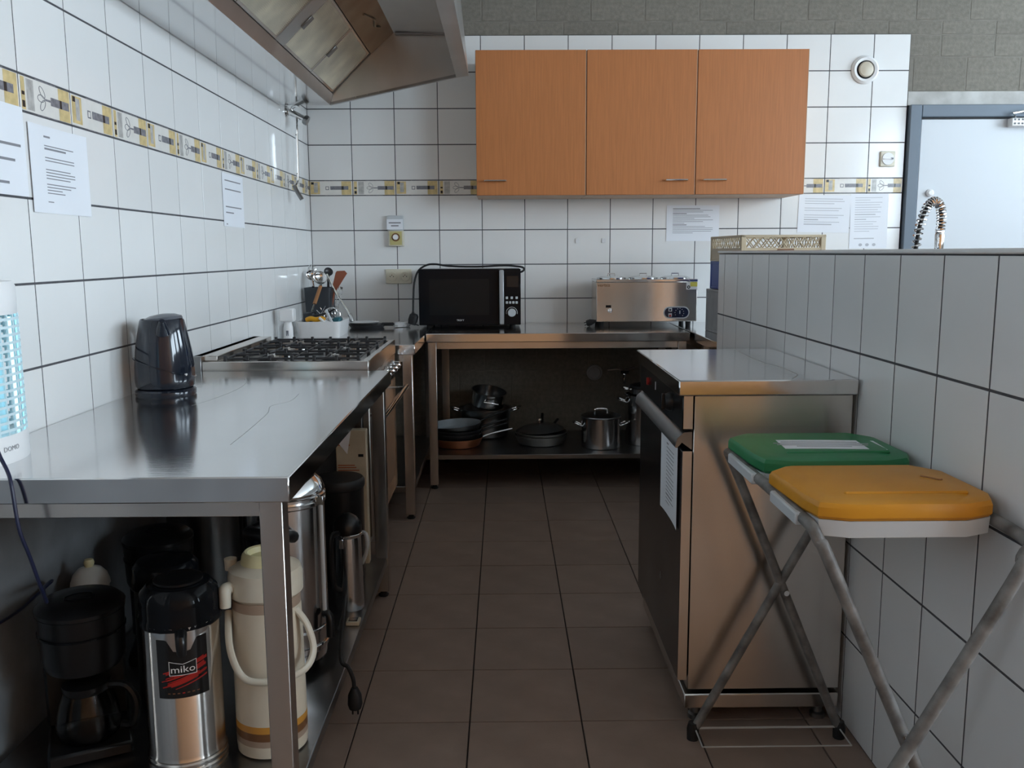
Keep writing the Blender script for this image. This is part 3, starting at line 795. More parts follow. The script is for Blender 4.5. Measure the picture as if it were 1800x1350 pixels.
# ------------------------------------------------------------------ notices
def notice(name, label, w, h, lines, mtx, curl=.0, group=None, head=0, inkm='ink', extra=None):
    mb = MB(); mb.M = mtx              # local: u right, v up, n out of the wall
    n = 6; V = []; F = []
    for i in range(n + 1):
        u = -w / 2 + w * i / n
        for v in (0, h):
            d = .0012 + curl * (abs(u) / (w / 2)) ** 3
            V += [(u, v, d), (u, v, d - .0005)]
    for i in range(n):
        a = i * 4; F += [(a, a + 4, a + 6, a + 2), (a + 1, a + 3, a + 7, a + 5), (a, a + 1, a + 5, a + 4), (a + 2, a + 6, a + 7, a + 3)]
    F += [(0, 2, 3, 1), (n * 4, n * 4 + 1, n * 4 + 3, n * 4 + 2)]
    mb.add(V, F, 0)
    for (u0, u1, v, th) in lines:
        mb.quad((-w / 2 + u0 * w, v * h - th, .0017), (-w / 2 + u1 * w, v * h - th, .0017), (-w / 2 + u1 * w, v * h + th, .0017), (-w / 2 + u0 * w, v * h + th, .0017), 1)
    if extra: extra(mb, w, h)
    o = mb.build(name, ['paper', inkm])
    return tag(o, label, 'paper notice', group)


def lines(spec, u0=.1, v0=.9, dv=.05, th=.0011, seed=1):
    rnd = random.Random(seed); out = []; v = v0
    for s_ in spec:
        if s_ > 0: out.append((u0, u0 + s_ * (.97 + .06 * rnd.random()), v, th * (1.9 if s_ in (.3, .55) else 1)))
        v -= dv
    return out


def onleft(y, z): return Matrix(((0, 0, 1, XL), (1, 0, 0, y), (0, 1, 0, z), (0, 0, 0, 1)))
def onback(x, z, tilt=0): return Matrix.Translation((x, YB, z)) @ Matrix.Rotation(tilt, 4, 'Y') @ Matrix(((1, 0, 0, 0), (0, 0, -1, 0), (0, 1, 0, 0), (0, 0, 0, 1)))
GP = None
notice('paper_notice', 'white sheet with bold lines cut off at the photo left edge', .30, .205, lines([0, 0, 0, 0, .85, 0, .72, 0, 0, .62], .1, .9, .085, .003), onleft(2.003, 1.38), .0)
notice('paper_notice', 'white sheet densely printed, on the left wall above the insect lamp', .297, .21, lines([.3, 0, .12, .8, .55, 0, .14, .72, .9, .1, 0, .62, .8, .86, .6, 0, .82, .6, .44, .5, 0, 0, .28], .06, .88, .034, .0012, 3), onleft(2.315, 1.346), .003)
notice('paper_notice', 'white sheet with four bold lines on the left wall near the corner', .285, .212, lines([0, 0, .8, 0, 0, .82, 0, 0, 0, 0, 0, .85, 0, .4, 0, 0, 0, .1], .08, .98, .055, .0024, 5), onleft(3.772, 1.356), .001)
notice('paper_notice', 'white sheet on the back wall under the rightmost wall cupboard, above the warmer', .309, .206, lines([0, .55, .8, .6, .3, .7, .75, .45, .8, .62, .25, .3, .66, .8, .82, .78, .42], .09, .95, .045, .0012, 7), onback(1.112, 1.306), .001)
notice('paper_notice', 'landscape white sheet on the back wall between warmer notice and portrait sheet', .305, .215, lines([0, .75, .8, .6, 0, .72, .7, 0, .8, .66, .3, .7, .55], .1, .96, .062, .0017, 9), onback(1.880, 1.352, .02), .001, inkm='inkpale')


def logos(mb, w, h):
    for k in range(3):
        cx = -w * .2 + k * w * .18
        mb.prism([(cx + .011 * math.cos(a * PI / 4), .065 * h * 1.0 + .009 * math.sin(a * PI / 4)) for a in range(8)], .0014, .0018, 'z', 1)


notice('paper_notice', 'portrait white sheet with three small emblems, beside the door frame', .222, .315, lines([.72, .4, .7, .66, .7, .6, .7, .55, .68, .3, .6, .5, .66, .62, .4, 0, 0, .55], .12, .93, .044, .0013, 11), onback(2.149, 1.2585, -.008), .001, inkm='inkpale', extra=logos)
# notice taped on the dishwasher door
dm = Matrix.Translation((.4518, 2.354, .522)) @ Matrix(((0, 0, -1, 0), (-1, 0, 0, 0), (0, 1, 0, 0), (0, 0, 0, 1)))
tag(notice('paper_notice', 'white printed sheet taped on the dishwasher door', .236, .22, lines([0, .3, .8, .75, .8, .6, .7, .78, .5, .8, .72, .6, .78, .7, .55, .74, .4], .1, .95, .05, .0012, 13), dm, .004), None)

# ------------------------------------------------------------------ small wall fittings
th = thing('thermostat', 'ivory wall thermostat with dial and a printed name slip above it', 'thermostat', (-.628, YB, 1.29))
MB().box(-.675, -.581, YB - .03, YB - .001, 1.375, 1.462, .004).build('label_box', 'clip', th)
pl = MB().box(-.677, -.583, YB - .0315, YB - .0302, 1.382, 1.44)
pl.box(-.665, -.595, YB - .0318, YB - .0315, 1.416, 1.423, m=1).box(-.652, -.608, YB - .0318, YB - .0315, 1.399, 1.406, m=1).build('name_slip', ['paper', 'ink'], th)
MB().box(-.668, -.580, YB - .034, YB - .001, 1.285, 1.3745, .003).build('housing', 'plastic_iv', th)
MB().box(-.660, -.590, YB - .036, YB - .0342, 1.292, 1.370, .001).build('face_plate', 'plastic_yel', th)
kb = MB(); kb.M = Matrix.Translation((-.626, YB - .036, 1.337)) @ Matrix.Rotation(PI / 2, 4, 'X')
kb.lathe([(.024, 0), (.024, .002), (.017, .0025)], n=24, m=1).lathe([(.016, .001), (.015, .014), (0, .014)], n=20, m=0); kb.build('dial', ['plastic_w', 's_brown'], th)

so = thing('wall_socket', 'ivory double wall socket left of the microwave', 'socket', (-.617, YB, 1.07))
MB().box(-.693, -.541, YB - .012, YB - .001, 1.067, 1.152, .003).build('plate', 'plastic_iv', so)
for cx in (-.657, -.580):
    kb = MB(); kb.M = Matrix.Translation((cx, YB - .0122, 1.109)) @ Matrix.Rotation(PI / 2, 4, 'X')
    kb.lathe([(.029, .0), (.028, .006), (.0235, .006), (.0225, .0004), (0, .0004)], n=24)
    for dx in (-.0095, .0095): kb.lathe([(.003, .001), (0, .0012)], (dx, 0, 0), 8, m=1)
    kb.lathe([(.0035, .0), (.0025, .008), (0, .008)], (0, .008, 0), 8, m=2); kb.build('outlet', ['plastic_iv', 'rubber', 's_brown'], so)

vv = thing('air_valve', 'round white ventilation disc valve on the upper back wall tiles', 'vent', (2.079, YB, 2.19))
kb = MB(); kb.M = Matrix.Translation((2.079, YB - .001, 2.269)) @ Matrix.Rotation(PI / 2, 4, 'X')
kb.lathe([(.078, 0), (.078, .008), (.066, .02), (.052, .016), (.05, .002)], n=36); kb.build('ring', 'plastic_w', vv)
kb = MB(); kb.M = Matrix.Translation((2.079, YB - .001, 2.269)) @ Matrix.Rotation(PI / 2, 4, 'X')
kb.lathe([(.05, .001), (0, .001)], n=24); kb.build('gap', 'rubber', vv)
kb = MB(); kb.M = Matrix.Translation((2.079, YB - .001, 2.269)) @ Matrix.Rotation(PI / 2, 4, 'X')
kb.lathe([(.036, .006), (.043, .02), (.038, .028), (.02, .033), (0, .034)], n=30); kb.build('disc', 'creamlid', vv)

rs = thing('rotary_switch', 'pale square rotary switch on the tiles left of the door', 'switch', (2.235, YB, 1.73))
MB().box(2.192, 2.280, YB - .012, YB - .001, 1.727, 1.815, .004).build('plate', 'plastic_iv', rs)
kb = MB(); kb.M = Matrix.Translation((2.236, YB - .012, 1.771)) @ Matrix.Rotation(PI / 2, 4, 'X')
kb.lathe([(.036, 0), (.034, .006), (0, .006)], n=24).box(-.03, .03, -.003, .003, .006, .012, .001).box(.016, .028, -.004, .006, .006, .0125, m=1); kb.build('dial', ['plastic_w', 'panelblk'], rs)

for (x, lb_) in ((.435, 'small clear adhesive tab on the back wall, left of the pair above the warmer'), (.590, 'small clear adhesive tab on the back wall, right of the pair above the warmer')):
    tag(MB().box(x - .012, x + .012, YB - .004, YB - .001, 1.298, 1.325, .001).build('adhesive_tab', 'tape'), lb_, 'tab', 'adhesive tabs on the back wall')

# round socket and stop valve under the back table
kb = MB(); kb.M = Matrix.Translation((.543, YB + .008, .529)) @ Matrix.Rotation(PI / 2, 4, 'X')
kb.lathe([(0, 0), (.048, 0), (.046, .012), (.036, .016), (.034, .01), (0, .01)], n=24)
tag(kb.build('round_outlet', 'greypl'), 'round grey outlet cover on the block wall under the back table', 'outlet')
vt = thing('stop_valve', 'small chrome stop valve on the block wall under the back table', 'valve', (.714, YB, .5))
kb = MB(); kb.tube([(.714, YB + .008, .54), (.714, YB - .05, .54), (.714, YB - .06, .52), (.714, YB - .06, .47)], .009, 8, smooth=3).build('pipe', 'chrome', vt)
MB().box(.69, .738, YB - .085, YB - .065, .532, .55, .003).build('handle', 'black', vt)
MB().tube([(.62, YB - .012, .545), (.68, YB - .02, .552), (.714, YB - .02, .545), (.78, YB - .02, .56)], .007, 6, smooth=3).build('supply_pipe', 'steel_dk', vt)

# pot filler tap on the left wall, high in the corner
tp = thing('wall_tap', 'chrome wall tap with long drooping spout in the left corner under the hood', 'tap', (XL, 4.80, 1.96))
MB().tube([(XL + .001, 4.77, 1.975), (XL + .03, 4.765, 1.968), (XL + .065, 4.76, 1.95), (XL + .10, 4.755, 1.932)], .0165, 10, smooth=3).build('body', 'chrome', tp)
kb = MB(); kb.M = Matrix.Translation((XL + .001, 4.77, 1.975)) @ Matrix.Rotation(PI / 2, 4, 'Y'); kb.lathe([(0, 0), (.03, 0), (.026, .008), (0, .01)], n=20); kb.build('rosette', 'chrome', tp)
kb = MB(); kb.M = Matrix.Translation((XL + .095, 4.755, 1.934)) @ Matrix.Rotation(PI / 2 + .5, 4, 'Y'); kb.lathe([(0, 0), (.022, 0), (.026, .008), (.024, .022), (.012, .024), (0, .024)], n=16); kb.build('valve_head', 'steel_dk', tp)
MB().tube([(XL + .03, 4.765, 1.972), (XL + .036, 4.755, 1.99), (XL + .06, 4.74, 2.0), (XL + .078, 4.735, 1.995)], .007, 8, smooth=3).build('lever', 'chrome', tp)
MB().tube([(XL + .058, 4.758, 1.95), (XL + .059, 4.74, 1.925), (XL + .0585, 4.735, 1.85), (XL + .056, 4.735, 1.65), (XL + .05, 4.735, 1.612), (XL + .034, 4.735, 1.593)], .0065, 8, smooth=4).build('spout', 'chrome', tp)
MB().tube([(XL + .034, 4.735, 1.597), (XL + .045, 4.735, 1.572), (XL + .072, 4.735, 1.525)], .011, 8, smooth=2).build('nozzle', 'steel_dk', tp)

# ------------------------------------------------------------------ worktop appliances
# insect lamp standing at the near left end of the worktable
ik = thing('insect_lamp', 'white insect lamp with cyan glowing grille at the photo left edge', 'insect lamp', (-1.046, 1.775, ZC))
C = (-1.046, 1.775, ZC)
EX, EY = .058, .105
MB().lathe([(0, 0), (.98, 0), (1, .006), (1, .052), (.96, .056), (0, .056)], C, 36, sx=EX, sy=EY).build('base', 'plastic_w', ik)
MB().lathe([(0, .296), (.95, .296), (.97, .30), (.97, .352), (.9, .362), (0, .366)], C, 36, sx=EX, sy=EY).build('top_cap', 'plastic_w', ik)
MB().lathe([(.5, .056), (.5, .296)], C, 24, sx=EX, sy=EY).build('reflector', 'uvback', ik)
gr = MB()
for k in range(15):
    z = .066 + k * .0158
    gr.lathe([(.97, z - .0028), (.985, z - .0028), (.985, z + .0028), (.97, z + .0028), (.97, z - .0028)], C, 36, sx=EX, sy=EY)
for k in range(26):
    a = 2 * PI * k / 26
    x, y = C[0] + .95 * EX * math.cos(a), C[1] + .95 * EY * math.sin(a)
    gr.box(x - .0018, x + .0018, y - .0018, y + .0018, ZC + .056, ZC + .296)
gr.build('grille', 'uvslat', ik)
for (dx, dy) in ((.044, -.055), (.047, .035)):
    MB().lathe([(.006, .06), (.006, .29)], (C[0] + dx * .86, C[1] + dy, ZC), 10).build('lamp_tube', 'uv', ik)
sw = MB(); an = -.62
def ell(a, z, s_=1.0): return Vector((C[0] + EX * s_ * math.cos(a), C[1] + EY * s_ * math.sin(a), ZC + z))
p0, p1 = ell(an - .12, .322, .985), ell(an + .12, .322, .985)
sw.add([p0 + Vector((0, 0, -.008)), p1 + Vector((0, 0, -.008)), p1 + Vector((0, 0, .010)), p0 + Vector((0, 0, .010))], [(0, 1, 2, 3)]); sw.build('switch', 'kettle_lid', ik)
bt = MB(); bt.text('DOMO', .014, Matrix(), 0, bend=lambda x, y: ell(-.22 + x / .1, .030 + y, 1.012)); bt.build('lettering', 'ink', ik)
MB().tube([(-1.00, 1.70, ZC + .16), (-.985, 1.672, ZC + .10), (-.955, 1.645, ZC + .045), (-.93, 1.625, ZC + .014), (-.915, 1.608, ZC - .01), (-.905, 1.602, .74), (-.90, 1.62, .68), (-.905, 1.66, .60),
           (-.94, 1.74, .54), (-1.02, 1.88, .515), (-1.08, 2.02, .478), (-1.108, 2.08, .455), (-1.114, 2.02, .445), (-1.114, 1.90, .44), (-1.114, 1.62, .47)], .0035, 8, smooth=6).build('power_cord', 'bluecord', ik)

# kettle
K = Vector((-1.008, 2.622, ZC))
kt = thing('kettle', 'glossy black electric kettle on the worktable by the left wall', 'kettle', K)
MB().lathe([(0, 0), (.084, 0), (.086, .004), (.086, .016), (.080, .022), (0, .022)], K, 36).build('power_base', 'kettle', kt)
MB().lathe([(.078, .024), (.083, .03), (.085, .05), (.084, .09), (.079, .135), (.070, .185), (.0625, .222), (.060, .226), (.057, .222), (0, .219)], K, 40).build('body', 'kettle', kt)
ld_ = MB(); ld_.M = Matrix.Translation(K + Vector((.004, 0, .223))) @ Matrix.Rotation(-.10, 4, 'Y')
ld_.lathe([(.056, 0), (.053, .008), (.035, .015), (.012, .018), (0, .0185)], n=30, sy=1.0); ld_.build('lid', 'kettle_lid', kt)
ha = 1.94
hx, hy = math.cos(ha), math.sin(ha)
def kp(r, z): return K + Vector((hx * r, hy * r, z))
MB().tube([kp(.060, .215), kp(.085, .213), kp(.102, .19), kp(.107, .15), kp(.104, .10), kp(.094, .07), kp(.080, .06)], .0095, 10, smooth=4, flat=1.2).build('handle', 'kettle', kt)
sp_ = MB(); sp_.tube([kp(-.058, .19), kp(-.072, .212), kp(-.083, .226)], [.022, .008], 10); sp_.build('spout', 'kettle', kt)
ridge = []
for k in range(33):
    a = 2 * PI * k / 32
    z = .083 - .030 * math.cos(a - .35)
    R_ = .0862 - .0002
    ridge.append(K + Vector((R_ * math.cos(a), R_ * math.sin(a), z)))
MB().tube(ridge, .0017, 6, caps=False).build('ridge', 'kettle', kt)
MB().box(K.x + .070, K.x + .078, K.y - .042, K.y - .034, ZC + .062, ZC + .068).build('brand_mark', 'whiteprint', kt)

# microwave
MY = 4.965
mw = thing('microwave', 'black microwave oven with silver handle on the back table', 'microwave', (-.19, 5.1, ZC))
MB().box(-.470, .094, MY + .018, 5.235, ZC + .014, ZC + .326, .004).build('housing', 'black', mw)
dr = MB().box(-.473, -.026, MY, MY + .018, ZC + .014, ZC + .325, .003).build('door', 'blackgloss', mw)
MB().box(-.415, -.08, MY - .0008, MY, ZC + .07, ZC + .27, 0).build('window', 'ovenglass', dr)
MB().box(-.024, .002, MY - .024, MY, ZC + .017, ZC + .320, .005).build('handle', 'silver', dr)
cpn = MB().box(.003, .0955, MY, MY + .018, ZC + .014, ZC + .325, .003).build('control_panel', 'blackgloss', mw)
MB().box(.018, .082, MY - .0008, MY, ZC + .225, ZC + .285).build('display', 'panelblk', cpn)
for j, n in ((0, 3), (1, 4)):
    for k in range(n):
        cx = .018 + k * (.0545 / (n - 1)); cz = ZC + .165 - j * .026
        MB().box(cx - .0065, cx + .0065, MY - .004, MY, cz - .007, cz + .007, .0015).build('button', 'clip', cpn)
kb = MB(); kb.M = Matrix.Translation((.045, MY, ZC + .082)) @ Matrix.Rotation(PI / 2, 4, 'X')
kb.lathe([(.0235, 0), (.0215, .016), (.019, .018), (0, .018)], n=28); kb.build('dial', 'clip', cpn)
arc = [(.045 + .031 * math.cos(a), MY - .0004, ZC + .082 + .031 * math.sin(a)) for a in [PI * (-.08 + 1.16 * k / 16) for k in range(17)]]
MB().tube(arc, .0011, 4).build('dial_scale', 'whiteprint', cpn)
tx = MB(); tx.text("TREX'Y", .013, Matrix.Translation((-.243, MY - .001, ZC + .041)) @ Matrix.Rotation(PI / 2, 4, 'X')); tx.build('lettering', 'whiteprint', dr)
for fx in (-.42, .05):
    for fy in (MY + .05, 5.2): MB().lathe([(0, 0), (.016, 0), (.016, .0142), (0, .0142)], (fx, fy, ZC), 12).build('foot', 'rubber', mw)
pco = MB().tube([(.096, 5.02, ZC + .305), (.113, 5.02, ZC + .315), (.112, 5.02, ZC + .33), (.08, 5.02, ZC + .338), (.0, 5.02, ZC + .343), (-.15, 5.01, ZC + .338), (-.30, 5.0, ZC + .342), (-.38, 4.99, ZC + .353), (-.43, 4.985, ZC + .347), (-.475, 4.98, ZC + .315),
           (-.498, 4.98, ZC + .25), (-.505, 4.98, ZC + .16), (-.508, 4.98, ZC + .09)], .0055, 8, smooth=5); pco = pco.build('power_cord', 'rubber', mw)
pg = MB(); pg.tube([(-.508, 4.98, ZC + .09), (-.511, 4.98, ZC + .065), (-.513, 4.98, ZC + .048)], [.007, .011], 10); pg.M = Matrix.Translation((-.508, 4.98, ZC + .050)) @ Matrix.Rotation(.3, 4, 'Y') @ Matrix.Scale(1.35, 4)
pg.lathe([(0, -.024), (.016, -.024), (.02, -.008), (.019, .014), (.012, .022), (0, .024)], n=16).tube([(.006, .0, -.02), (.03, 0, -.02)], .0024, 6); pg.build('plug', 'rubber', pco)

# bain-marie food warmer
WY = 4.955
fw = thing('food_warmer', 'stainless steel food warmer with drain tap on the back table, right of microwave', 'food warmer', (.8, 5.08, ZC))
MB().box(.517, 1.080, WY, 5.225, ZC + .028, ZC + .248, .003).build('body', 'steel', fw)
MB().box(.515, 1.082, WY - .003, 5.228, ZC + .248, ZC + .264, .003).build('top_rim', 'steel_top', fw)
for k in range(3):
    cx = .615 + k * .182
    ldp = MB().lathe([(.083, 0), (.083, .006), (.06, .014), (.025, .017), (0, .018)], (cx, 5.09, ZC + .2642), 28).build('lid', 'potsteel', fw)
    MB().tube([(cx - .02, 5.09, ZC + .281), (cx - .02, 5.09, ZC + .293), (cx + .02, 5.09, ZC + .293), (cx + .02, 5.09, ZC + .281)], .003, 6).build('lid_handle', 'chrome', ldp)
for k in range(2): MB().lathe([(0, 0), (.006, 0), (.005, .004), (0, .005)], (.70 + k * .182, WY + .02, ZC + .264), 10).build('rivet', 'chrome', fw)
for x in (.565, .80, 1.035):
    kb = MB(); kb.M = Matrix.Translation((x, WY - .003, ZC + .256)) @ Matrix.Rotation(PI / 2, 4, 'X'); kb.lathe([(.004, 0), (.003, .002), (0, .0025)], n=8); kb.build('screw', 'chrome', fw)
MB().box(.57, .60, WY - .001, WY, ZC + .107, ZC + .121).build('drain_sign', 'panelblk', fw)
kb = MB(); kb.M = Matrix.Translation((.594, WY, ZC + .091)) @ Matrix.Rotation(PI / 2, 4, 'X'); kb.lathe([(.013, 0), (.013, .004), (.009, .006), (.009, .022), (.006, .024), (0, .024)], n=16); kb.build('drain_tap', 'chrome', fw)
ct = .028; pts = [(.927 + ct * math.cos(a), ZC + .078 + ct * math.sin(a)) for a in [PI / 2 + PI * k / 8 for k in range(9)]] + [(1.005 + ct * math.cos(a), ZC + .078 + ct * math.sin(a)) for a in [-PI / 2 + PI * k / 8 for k in range(9)]]
MB().prism([(.966 + (x - .966) * 1.09, ZC + .078 + (z - ZC - .078) * 1.18) for x, z in pts], WY - .002, WY, 'y').build('panel_bezel', 'clip', fw)
cpw = MB().prism(pts, WY - .003, WY - .002, 'y').build('control_panel', 'navy', fw)
for j in (0, 1): MB().box(.920, .940, WY - .006, WY - .003, ZC + (.084 if j else .054), ZC + (.104 if j else .074), .001).build('rocker_switch', 'clip', cpw)
for j in (0, 1):
    kb = MB(); kb.M = Matrix.Translation((.930, WY - .006, ZC + (.093 if j else .061))) @ Matrix.Rotation(PI / 2, 4, 'X'); kb.lathe([(.006, 0), (.005, .002), (0, .002)], n=12); kb.build('lamp', 'navy' if j else 'red', cpw)
kb = MB(); kb.M = Matrix.Translation((.982, WY - .003, ZC + .076)) @ Matrix.Rotation(PI / 2, 4, 'X'); kb.lathe([(.018, 0), (.015, .012), (0, .012)], n=20).box(-.002, .002, -.004, .014, .012, .0135, m=1); kb.build('dial', ['navy', 'clip'], cpw)
dots = MB()
for k in range(9):
    a = -.7 + 4.3 * k / 8
    dots.box(.982 + .0245 * math.cos(a) - .0015, .982 + .0245 * math.cos(a) + .0015, WY - .0034, WY - .003, ZC + .076 + .0245 * math.sin(a) - .0015, ZC + .076 + .0245 * math.sin(a) + .0015)
dots.build('dial_marks', 'whiteprint', cpw)
sk = MB().box(1.018, 1.079, WY - .0008, WY, ZC + .206, ZC + .246).box(1.04, 1.079, WY - .0012, WY - .0008, ZC + .222, ZC + .246, m=1)
sk.M = Matrix.Translation((1.031, WY - .0008, ZC + .219)) @ Matrix.Rotation(PI / 2, 4, 'X'); sk.lathe([(.009, 0), (.009, .0006), (.004, .0006)], n=16, m=2); sk.build('sticker', ['whiteprint', 'amberlbl', 'panelblk'], fw)
tx = MB(); tx.text('vertes', .026, Matrix.Translation((.558, WY - .0006, ZC + .232)) @ Matrix.Rotation(PI / 2, 4, 'X'), sx=1.05); tx.build('lettering', 's_brown', fw)
for fx in (.55, 1.04):
    for fy in (WY + .04, 5.19): MB().lathe([(0, 0), (.014, 0), (.016, .0285), (0, .0285)], (fx, fy, ZC), 12).build('foot', 'rubber', fw)
wco = MB().tube([(.50, 5.0, ZC + .016), (.508, 5.06, ZC + .03), (.495, 5.13, ZC + .012), (.508, 5.2, ZC + .006)], .004, 8, smooth=4).build('power_cord', 'rubber', fw)
pg = MB(); pg.M = Matrix.Translation((.489, 4.985, ZC + .024)) @ Matrix.Rotation(PI / 2 - .3, 4, 'Y') @ Matrix.Rotation(.3, 4, 'X')
pg.lathe([(0, -.022), (.017, -.022), (.018, .0), (.012, .018), (.006, .03), (0, .03)], n=14).tube([(.007, 0, -.02), (.007, 0, -.038)], .0024, 6).tube([(-.007, 0, -.02), (-.007, 0, -.038)], .0024, 6); pg.build('plug', 'rubber', wco)

# ------------------------------------------------------------------ utensils on the corner table
bo = thing('soap_dispenser', 'white dispenser bottle with square cap by the left wall behind the range', 'bottle', (-1.052, 4.33, ZC))
MB().lathe([(0, 0), (.022, 0), (.024, .006), (.023, .06), (.019, .075), (.019, .088), (0, .088)], (-1.052, 4.33, ZC), 20).build('bottle', 'plastic_w', bo)
MB().box(-1.088, -1.018, 4.30, 4.36, ZC + .088, ZC + .152, .006).build('cap', 'plastic_w', bo)
MB().box(-1.058, -1.046, 4.3065, 4.3075, ZC + .02, ZC + .045).build('mark', 'b_grey', bo)

TX0, TX1, TY0, TY1, TZ = -1.045, -.815, 4.42, 4.72, ZC
def rrect(x0, x1, y0, y1, r, n=4):
    o = []
    for (cx, cy, a) in ((x1 - r, y1 - r, 0), (x0 + r, y1 - r, PI / 2), (x0 + r, y0 + r, PI), (x1 - r, y0 + r, 1.5 * PI)):
        for k in range(n + 1): o.append((cx + r * math.cos(a + PI / 2 * k / n), cy + r * math.sin(a + PI / 2 * k / n)))
    return o
def tray_mesh(x0, x1, y0, y1, z, h, t=.006, r=.03, flare=.01):
    V = []; F = []; rings = []
    for (d, zz) in ((flare, 0), (0, h), (t, h), (flare + t, t)):
        rg_ = rrect(x0 + d, x1 - d, y0 + d, y1 - d, r); rings.append(len(V)); V += [(x, y, z + zz) for x, y in rg_]
    n = len(rrect(0, 1, 0, 1, .1))
    for a, b in zip(rings[:-1], rings[1:]):
        for i in range(n): F.append((a + i, a + (i + 1) % n, b + (i + 1) % n, b + i))
    F.append(tuple(range(n))[::-1]); F.append(tuple(rings[-1] + i for i in range(n)))
    return MB().add(V, F)
tag(tray_mesh(TX0, TX1, TY0, TY1, TZ, .078).build('utensil_tray', 'plastic_w'), 'white plastic tray full of small utensils on the corner table', 'tray')
uh = tray_mesh(-1.105, -.955, 4.93, 5.08, ZC, .228, .005, .015, .008)
tag(uh.build('utensil_holder', 'darkholder'), 'dark grey utensil holder standing in the left back corner', 'utensil holder')
G = 'utensils in the dark holder'
def ladle(label, base, tip, r, m='chrome'):
    t_ = thing('ladle', label, 'ladle', base, group=G)
    MB().tube([base, tip], .0045, 8, flat=1.6).build('handle', m, t_)
    b_ = MB(); d = (Vector(tip) - Vector(base)).normalized()
    b_.M = Matrix.Translation(Vector(tip) + d * r * .7) @ Matrix.Rotation(1.1, 4, 'X') @ Matrix.Rotation(.4, 4, 'Y')
    b_.lathe([(0, -r * .55), (r * .5, -r * .47), (r * .85, -r * .2), (r, .04 * r), (r * .96, .04 * r), (r * .8, -r * .17), (0, -r * .5)], n=20); b_.build('bowl', m, t_)
    return t_
ladle('steel ladle leaning left in the dark utensil holder', (-1.04, 5.0, ZC + .03), (-1.068, 4.985, 1.105), .030)
ladle('large steel serving spoon at the middle of the dark utensil holder', (-1.02, 5.01, ZC + .03), (-1.015, 4.955, 1.085), .040)
ladle('small steel ladle with black back, rear right of the dark utensil holder', (-1.0, 5.05, ZC + .03), (-.99, 5.06, 1.125), .026, 'olddk')
wk = thing('whisk', 'balloon whisk at the far left of the dark utensil holder', 'whisk', (-1.075, 5.02, ZC + .03), group=G)
MB().tube([(-1.06, 5.03, ZC + .03), (-1.075, 5.03, 1.07)], .006, 8).build('handle', 'chrome', wk)
ww = MB()
for k in range(5):
    a = PI * k / 5; lp = []
    for j in range(13):
        u = PI * j / 12; rr_ = .028 * math.sin(u) if j <= 12 else 0; s_ = 1 if True else 0
        lp.append((-1.075 + .026 * math.sin(2 * u) * math.cos(a) * .9, 5.03 + .026 * math.sin(2 * u) * math.sin(a) * .9, 1.07 + .115 * math.sin(u)))
    ww.tube(lp, .0012, 4)
ww.build('wires', 'chrome', wk)
sp2 = thing('spatula', 'reddish brown silicone spatula sticking out of the dark holder to the right', 'spatula', (-.99, 5.0, ZC + .03), group=G)
MB().tube([(-.985, 5.0, ZC + .03), (-.945, 4.99, 1.045)], .006, 8).build('handle', 'spat', sp2)
MB().prism([(-.962, 1.04), (-.938, 1.035), (-.872, 1.135), (-.885, 1.150), (-.928, 1.148), (-.935, 1.14)], 4.985, 4.993, 'y').build('blade', 'spat', sp2)
wt = thing('turner', 'steel turner with wooden handle hanging on the dark holder front', 'turner', (-1.05, 4.9, ZC), group=G)
MB().tube([(-1.04, 4.80, .925), (-1.028, 4.84, .975)], .004, 6).build('shaft', 'chrome', wt)
MB().tube([(-1.028, 4.84, .975), (-1.005, 4.905, 1.068)], .011, 10, flat=.7).build('handle', 'woodh', wt)
tg = thing('tongs', 'thin steel tongs leaning across the right side of the dark holder', 'tongs', (-.85, 4.85, ZC), group=G)
MB().tube([(-.985, 4.985, 1.13), (-.93, 4.94, 1.03), (-.845, 4.87, .915)], .005, 8, flat=1.5).build('arm', 'chrome', tg)
MB().tube([(-.845, 4.87, .915), (-.838, 4.865, .905), (-.83, 4.86, .875)], .011, 8).build('grip', 'potsteel', tg)
ps = thing('slotted_strip', 'perforated steel strip leaning at the right edge of the dark holder', 'strainer', (-.93, 4.95, ZC), group=G)
pm = MB(); pm.M = Matrix.Translation((-.935, 4.905, .905)) @ Matrix.Rotation(.27, 4, 'Y')
for sx_ in (-.011, .008): pm.box(sx_, sx_ + .003, -.001, .001, 0, .15)
for k in range(7): pm.box(-.011, .011, -.001, .001, k * .0245, k * .0245 + .004)
pm.build('blade', 'chrome', ps)
pm = MB(); pm.M = Matrix.Translation((-.895, 4.905, 1.05)); pm.lathe([(0, 0), (.011, 0), (.012, .012), (0, .014)], n=12); pm.build('knob', 'chrome', ps)
G2 = 'small utensils in the white tray'
o = thing('can_opener', 'yellow handled kitchen tool in the white tray', 'kitchen tool', (-.955, 4.5, .89), group=G2)
MB().tube([(-.992, 4.47, .914), (-.97, 4.465, .922), (-.945, 4.465, .916), (-.915, 4.47, .921), (-.905, 4.475, .914)], .0125, 10, smooth=3).build('handle', 'mustard', o)
MB().tube([(-.985, 4.49, .925), (-.95, 4.50, .935), (-.90, 4.50, .945), (-.86, 4.52, .965)], .005, 8, smooth=2).build('shaft', 'black', o)
o = thing('tray_mug', 'dark cup with square handle in the white tray', 'cup', (-1.0, 4.6, .87), group=G2)
MB().box(-1.03, -.985, 4.56, 4.62, .87, .945, .006).build('bowl', 'darkholder', o)
MB().tube([(-.985, 4.57, .945), (-.972, 4.57, .947), (-.965, 4.57, .93), (-.962, 4.57, .905)], .004, 6, smooth=2).build('handle', 'black', o)
o = thing('wire_whisk', 'curled wire whisk lying in the white tray', 'whisk', (-.89, 4.56, .87), group=G2)
ww = MB()
